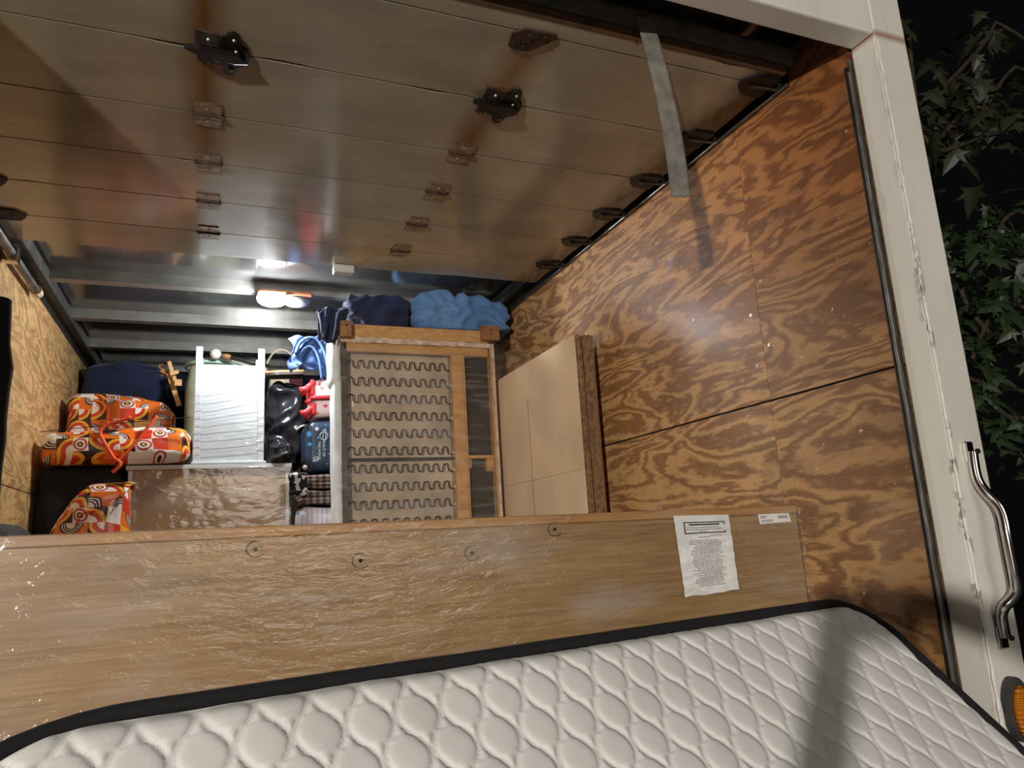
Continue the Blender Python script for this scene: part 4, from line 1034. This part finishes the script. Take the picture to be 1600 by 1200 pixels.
obj('slat', stick((252, 570), (256, 588), .012, .01, Y=4.45), 'block', fr)
# ------------------------------------------------------------------ left edge: dark draped thing just behind the panel
dk = thing('garment_bag', 'black soft garment bag standing at the left edge behind the bed panel', 'bag', (-.6, 2.1, 0))
obj('cover', lump(XL + .012, at(9, 640, 1.95).x, 1.93, 1.985, 0, at(2, 462, 1.95).z, 71, .06, .012, (4, 4, 5), 26, 0, .4), 'black', dk, True)
f0 = at(40, 815, 1.75)
tag(obj('fleece_throw', lump(XL + .03, f0.x, 1.66, 1.90, 0, f0.z - .004, 73, .05, .01, (5, 5, 6), 22), 'furry', None, True), 'grey-brown fleece throw behind the left end of the bed panel', 'throw')

# ------------------------------------------------------------------ dome lamp
dl = thing('dome_lamp', 'double dome lamp on the roof, left lens lit bright white', 'lamp', (.32, 3.76, 2.17))
la = at(401, 470, 3.76); lb = at(487, 470, 3.76)
xm = (la.x + lb.x) / 2
def ell(cx, cy, cz_, rx, ry, rz, n=20, m_=8):
    b = bmesh.new(); R_ = []
    for j in range(m_):
        a_ = PI / 2 * j / m_; R_.append([b.verts.new((cx + rx * math.cos(a_) * math.cos(2 * PI * k / n), cy + ry * math.cos(a_) * math.sin(2 * PI * k / n), cz_ - rz * math.sin(a_) ** .7)) for k in range(n)])
    top = b.verts.new((cx, cy, cz_ - rz))
    for j in range(m_ - 1):
        for k in range(n): b.faces.new((R_[j][k], R_[j][(k + 1) % n], R_[j + 1][(k + 1) % n], R_[j + 1][k]))
    for k in range(n): b.faces.new((R_[-1][k], R_[-1][(k + 1) % n], top))
    b.faces.new(R_[0]); return b
obj('base', box(la.x + .0, lb.x - .0, 3.69, 3.83, 2.142, 2.169, .012, seg=2), 'lampbase', dl)
obj('lens', ell(la.x + .075, 3.76, 2.143, .075, .062, .046), 'lit', dl, True, label='lit white lens')
obj('lens', ell(lb.x - .075, 3.76, 2.143, .073, .062, .042), 'lens', dl, True, label='unlit clear lens')
obj('switch', box(xm - .008, xm + .008, 3.686, 3.70, 2.112, 2.143, .003), 'white', dl)

# ------------------------------------------------------------------ foliage beyond the post
random.seed(21)
LEAF = bpy.data.meshes.new('leaf')
def leaf_mesh():
    lob = [(0, 0), (.10, .05), (.42, .02), (.28, .16), (.50, .34), (.24, .36), (.16, .50), (0, 1.0)]
    lob = [(0, 0), (.12, .02), (.40, -.05), (.24, .14), (.52, .36), (.22, .34), (.20, .52), (0, 1.0)]
    V = [(x, y, -.12 * abs(x) - .15 * y * y) for x, y in lob] + [(-x, y, -.12 * abs(x) - .15 * y * y) for x, y in lob[1:-1]]
    c = (0, .25, .02); V.append(c); n = len(V) - 1; order = list(range(8)) + list(range(13, 7, -1))
    Fc = [(order[k], order[(k + 1) % len(order)], n) for k in range(len(order))]
    return V, Fc
LV, LF = leaf_mesh(); LEAF.from_pydata(LV, [], LF); LEAF.materials.append(M['leaf'])
LEAF2 = LEAF.copy(); LEAF2.materials.clear(); LEAF2.materials.append(M['leafp'])
def rot_leaf(d):
    e1 = Vector(d).normalized(); nrm = Vector((random.uniform(-.5, .3), random.uniform(-1, -.2), random.uniform(.2, 1))).normalized()
    s_ = e1.cross(nrm).normalized(); nrm = s_.cross(e1)
    return Matrix(((s_.x, e1.x, nrm.x), (s_.y, e1.y, nrm.y), (s_.z, e1.z, nrm.z))).to_4x4()
def leafy(name, lab, cat, base, branches, nparts, nstuff, size, mesh, spread, mat_):
    e = thing(name, lab, cat, base)
    for pts, r in branches: obj('branch', tube(smooth_path([Vector(p) for p in pts]), r, 6), 'bark', e, True)
    allp = []
    for pts, r in branches[1:]:
        sp_ = smooth_path([Vector(p) for p in pts]); allp += sp_[len(sp_) // 3:]
    for k in range(nparts):
        p = random.choice(allp) + Vector([random.gauss(0, spread) for _ in range(3)])
        o = bpy.data.objects.new('leaf', mesh); COL.objects.link(o); o.parent = e
        mm = Matrix.Translation(p - e.location) @ rot_leaf((random.uniform(-1, 1), random.uniform(-1, 1), random.uniform(-1.4, .1))) @ Matrix.Scale(size * random.uniform(.6, 1.2), 4)
        o.matrix_local = mm
    if nstuff:
        V, Fc = [], []
        for k in range(nstuff):
            p = random.choice(allp) + Vector([random.gauss(0, spread * 2.2) for _ in range(3)]) + Vector((.25, .6, 0))
            mm = Matrix.Translation(p) @ rot_leaf((random.uniform(-1, 1), random.uniform(-1, 1), random.uniform(-1.4, .1))) @ Matrix.Scale(size * random.uniform(.6, 1.2), 4)
            i0 = len(V); V += [tuple(mm @ Vector(v)) for v in LV]; Fc += [tuple(i0 + i for i in f) for f in LF]
        me = bpy.data.meshes.new('leaf_mass'); me.from_pydata(V, [], Fc); o = obj('leaf_mass', me, mat_, e); o['kind'] = 'stuff'
    return e
G = -.86
def T(px, py, Y): return at(px, py, Y)
# upper maple: pale leaves against black
br = [([(5.6, 2.0, G), (5.6, 2.0, 1.2), (5.5, 2.0, 3.6)], .07)]
root = Vector((5.5, 2.0, 2.4))
for ends in ([(1560, 20), (1545, 60), (1500, 110), (1470, 140)], [(1580, 190), (1540, 170), (1510, 165), (1470, 215)], [(1600, 90), (1560, 130), (1530, 190), (1480, 200)], [(1600, 190), (1530, 215), (1440, 250), (1420, 60)]):
    br.append(([root] + [T(x, y, 2.0) for x, y in ends], .010))
leafy('maple_tree', 'tall tree with pale pointed leaves high behind the white post', 'tree', (5.6, 2.0, G), br, 110, 0, .13, LEAF2, .075, 'leafp')
br = [([(4.6, 1.3, G), (4.5, 1.3, .4), (4.4, 1.3, 1.2)], .06)]
root = Vector((4.4, 1.3, 1.0))
for ends in ([(1590, 560), (1545, 520), (1510, 480), (1495, 430)], [(1600, 620), (1570, 590), (1540, 600), (1510, 590)], [(1600, 420), (1575, 410), (1545, 400), (1500, 410)], [(1600, 480), (1560, 470), (1530, 530), (1520, 560)], [(1600, 320), (1590, 330), (1570, 340), (1560, 360)], [(1640, 700), (1600, 650), (1580, 655), (1560, 640)]):
    br.append(([root] + [T(x, y, 1.7) for x, y in ends], .008))
leafy('leafy_shrub', 'dense dark green bush beside the middle of the white post', 'shrub', (4.6, 1.3, G), br, 290, 500, .085, LEAF, .085, 'leaf')

# ------------------------------------------------------------------ the photographer standing behind the camera, phone held landscape
pc = CAM - R2 * .016 + R0 * .055 + R1 * .012
ph = bmesh.new()
for v in bmesh.ops.create_cube(ph, size=1)['verts']: v.co = pc + R0 * v.co.x * .158 + R1 * v.co.y * .075 + R2 * v.co.z * .009
bmesh.ops.bevel(ph, geom=ph.edges[:], offset=.003, segments=2, affect='EDGES')
tag(obj('smartphone', ph, 'steelblack', None), 'black smartphone held sideways behind the viewpoint', 'phone')
J = [((-.05, -.90, -.02), .15), ((-.05, -.82, .20), .14), ((-.05, -.70, .40), .155), ((-.05, -.61, .53), .075), ((-.04, -.56, .62), .052), ((-.03, -.52, .70), .082), ((-.03, -.50, .80), .075),
     ((-.20, -.66, .46), .06), ((-.34, -.24, .32), .045), ((-.165, -.085, .60), .034), ((-.075, -.055, .775), .030), ((-.035, -.045, .845), .028),
     ((.12, -.68, .47), .06), ((.40, -.42, .66), .045), ((.20, -.085, .83), .034), ((.135, -.045, .865), .03),
     ((-.14, -.90, -.08), .09), ((-.15, -.88, -.46), .062), ((-.15, -.92, -.80), .042), ((-.15, -.80, -.82), .035),
     ((.04, -.90, -.08), .09), ((.06, -.88, -.46), .062), ((.06, -.92, -.80), .042), ((.06, -.80, -.82), .035)]
E_ = [(0, 1), (1, 2), (2, 3), (3, 4), (4, 5), (5, 6), (2, 7), (7, 8), (8, 9), (9, 10), (10, 11), (2, 12), (12, 13), (13, 14), (14, 15), (0, 16), (16, 17), (17, 18), (18, 19), (0, 20), (20, 21), (21, 22), (22, 23)]
me = bpy.data.meshes.new('person'); me.from_pydata([j[0] for j in J], E_, []); me.update()
po = bpy.data.objects.new('person', me); COL.objects.link(po)
md = po.modifiers.new('skin', 'SKIN'); me.skin_vertices  # radii per joint
for k, (p_, r_) in enumerate(J): me.skin_vertices[0].data[k].radius = (r_, r_ * .8)
me.skin_vertices[0].data[0].use_root = True
po.modifiers.new('smooth', 'SUBSURF').levels = 2; po.modifiers['smooth'].render_levels = 2
dg = bpy.context.evaluated_depsgraph_get(); me2 = bpy.data.meshes.new_from_object(po.evaluated_get(dg)); bpy.data.objects.remove(po)
tag(obj('person', me2, 'black', None, True), 'person in dark clothes standing behind the viewpoint holding up a phone', 'person')
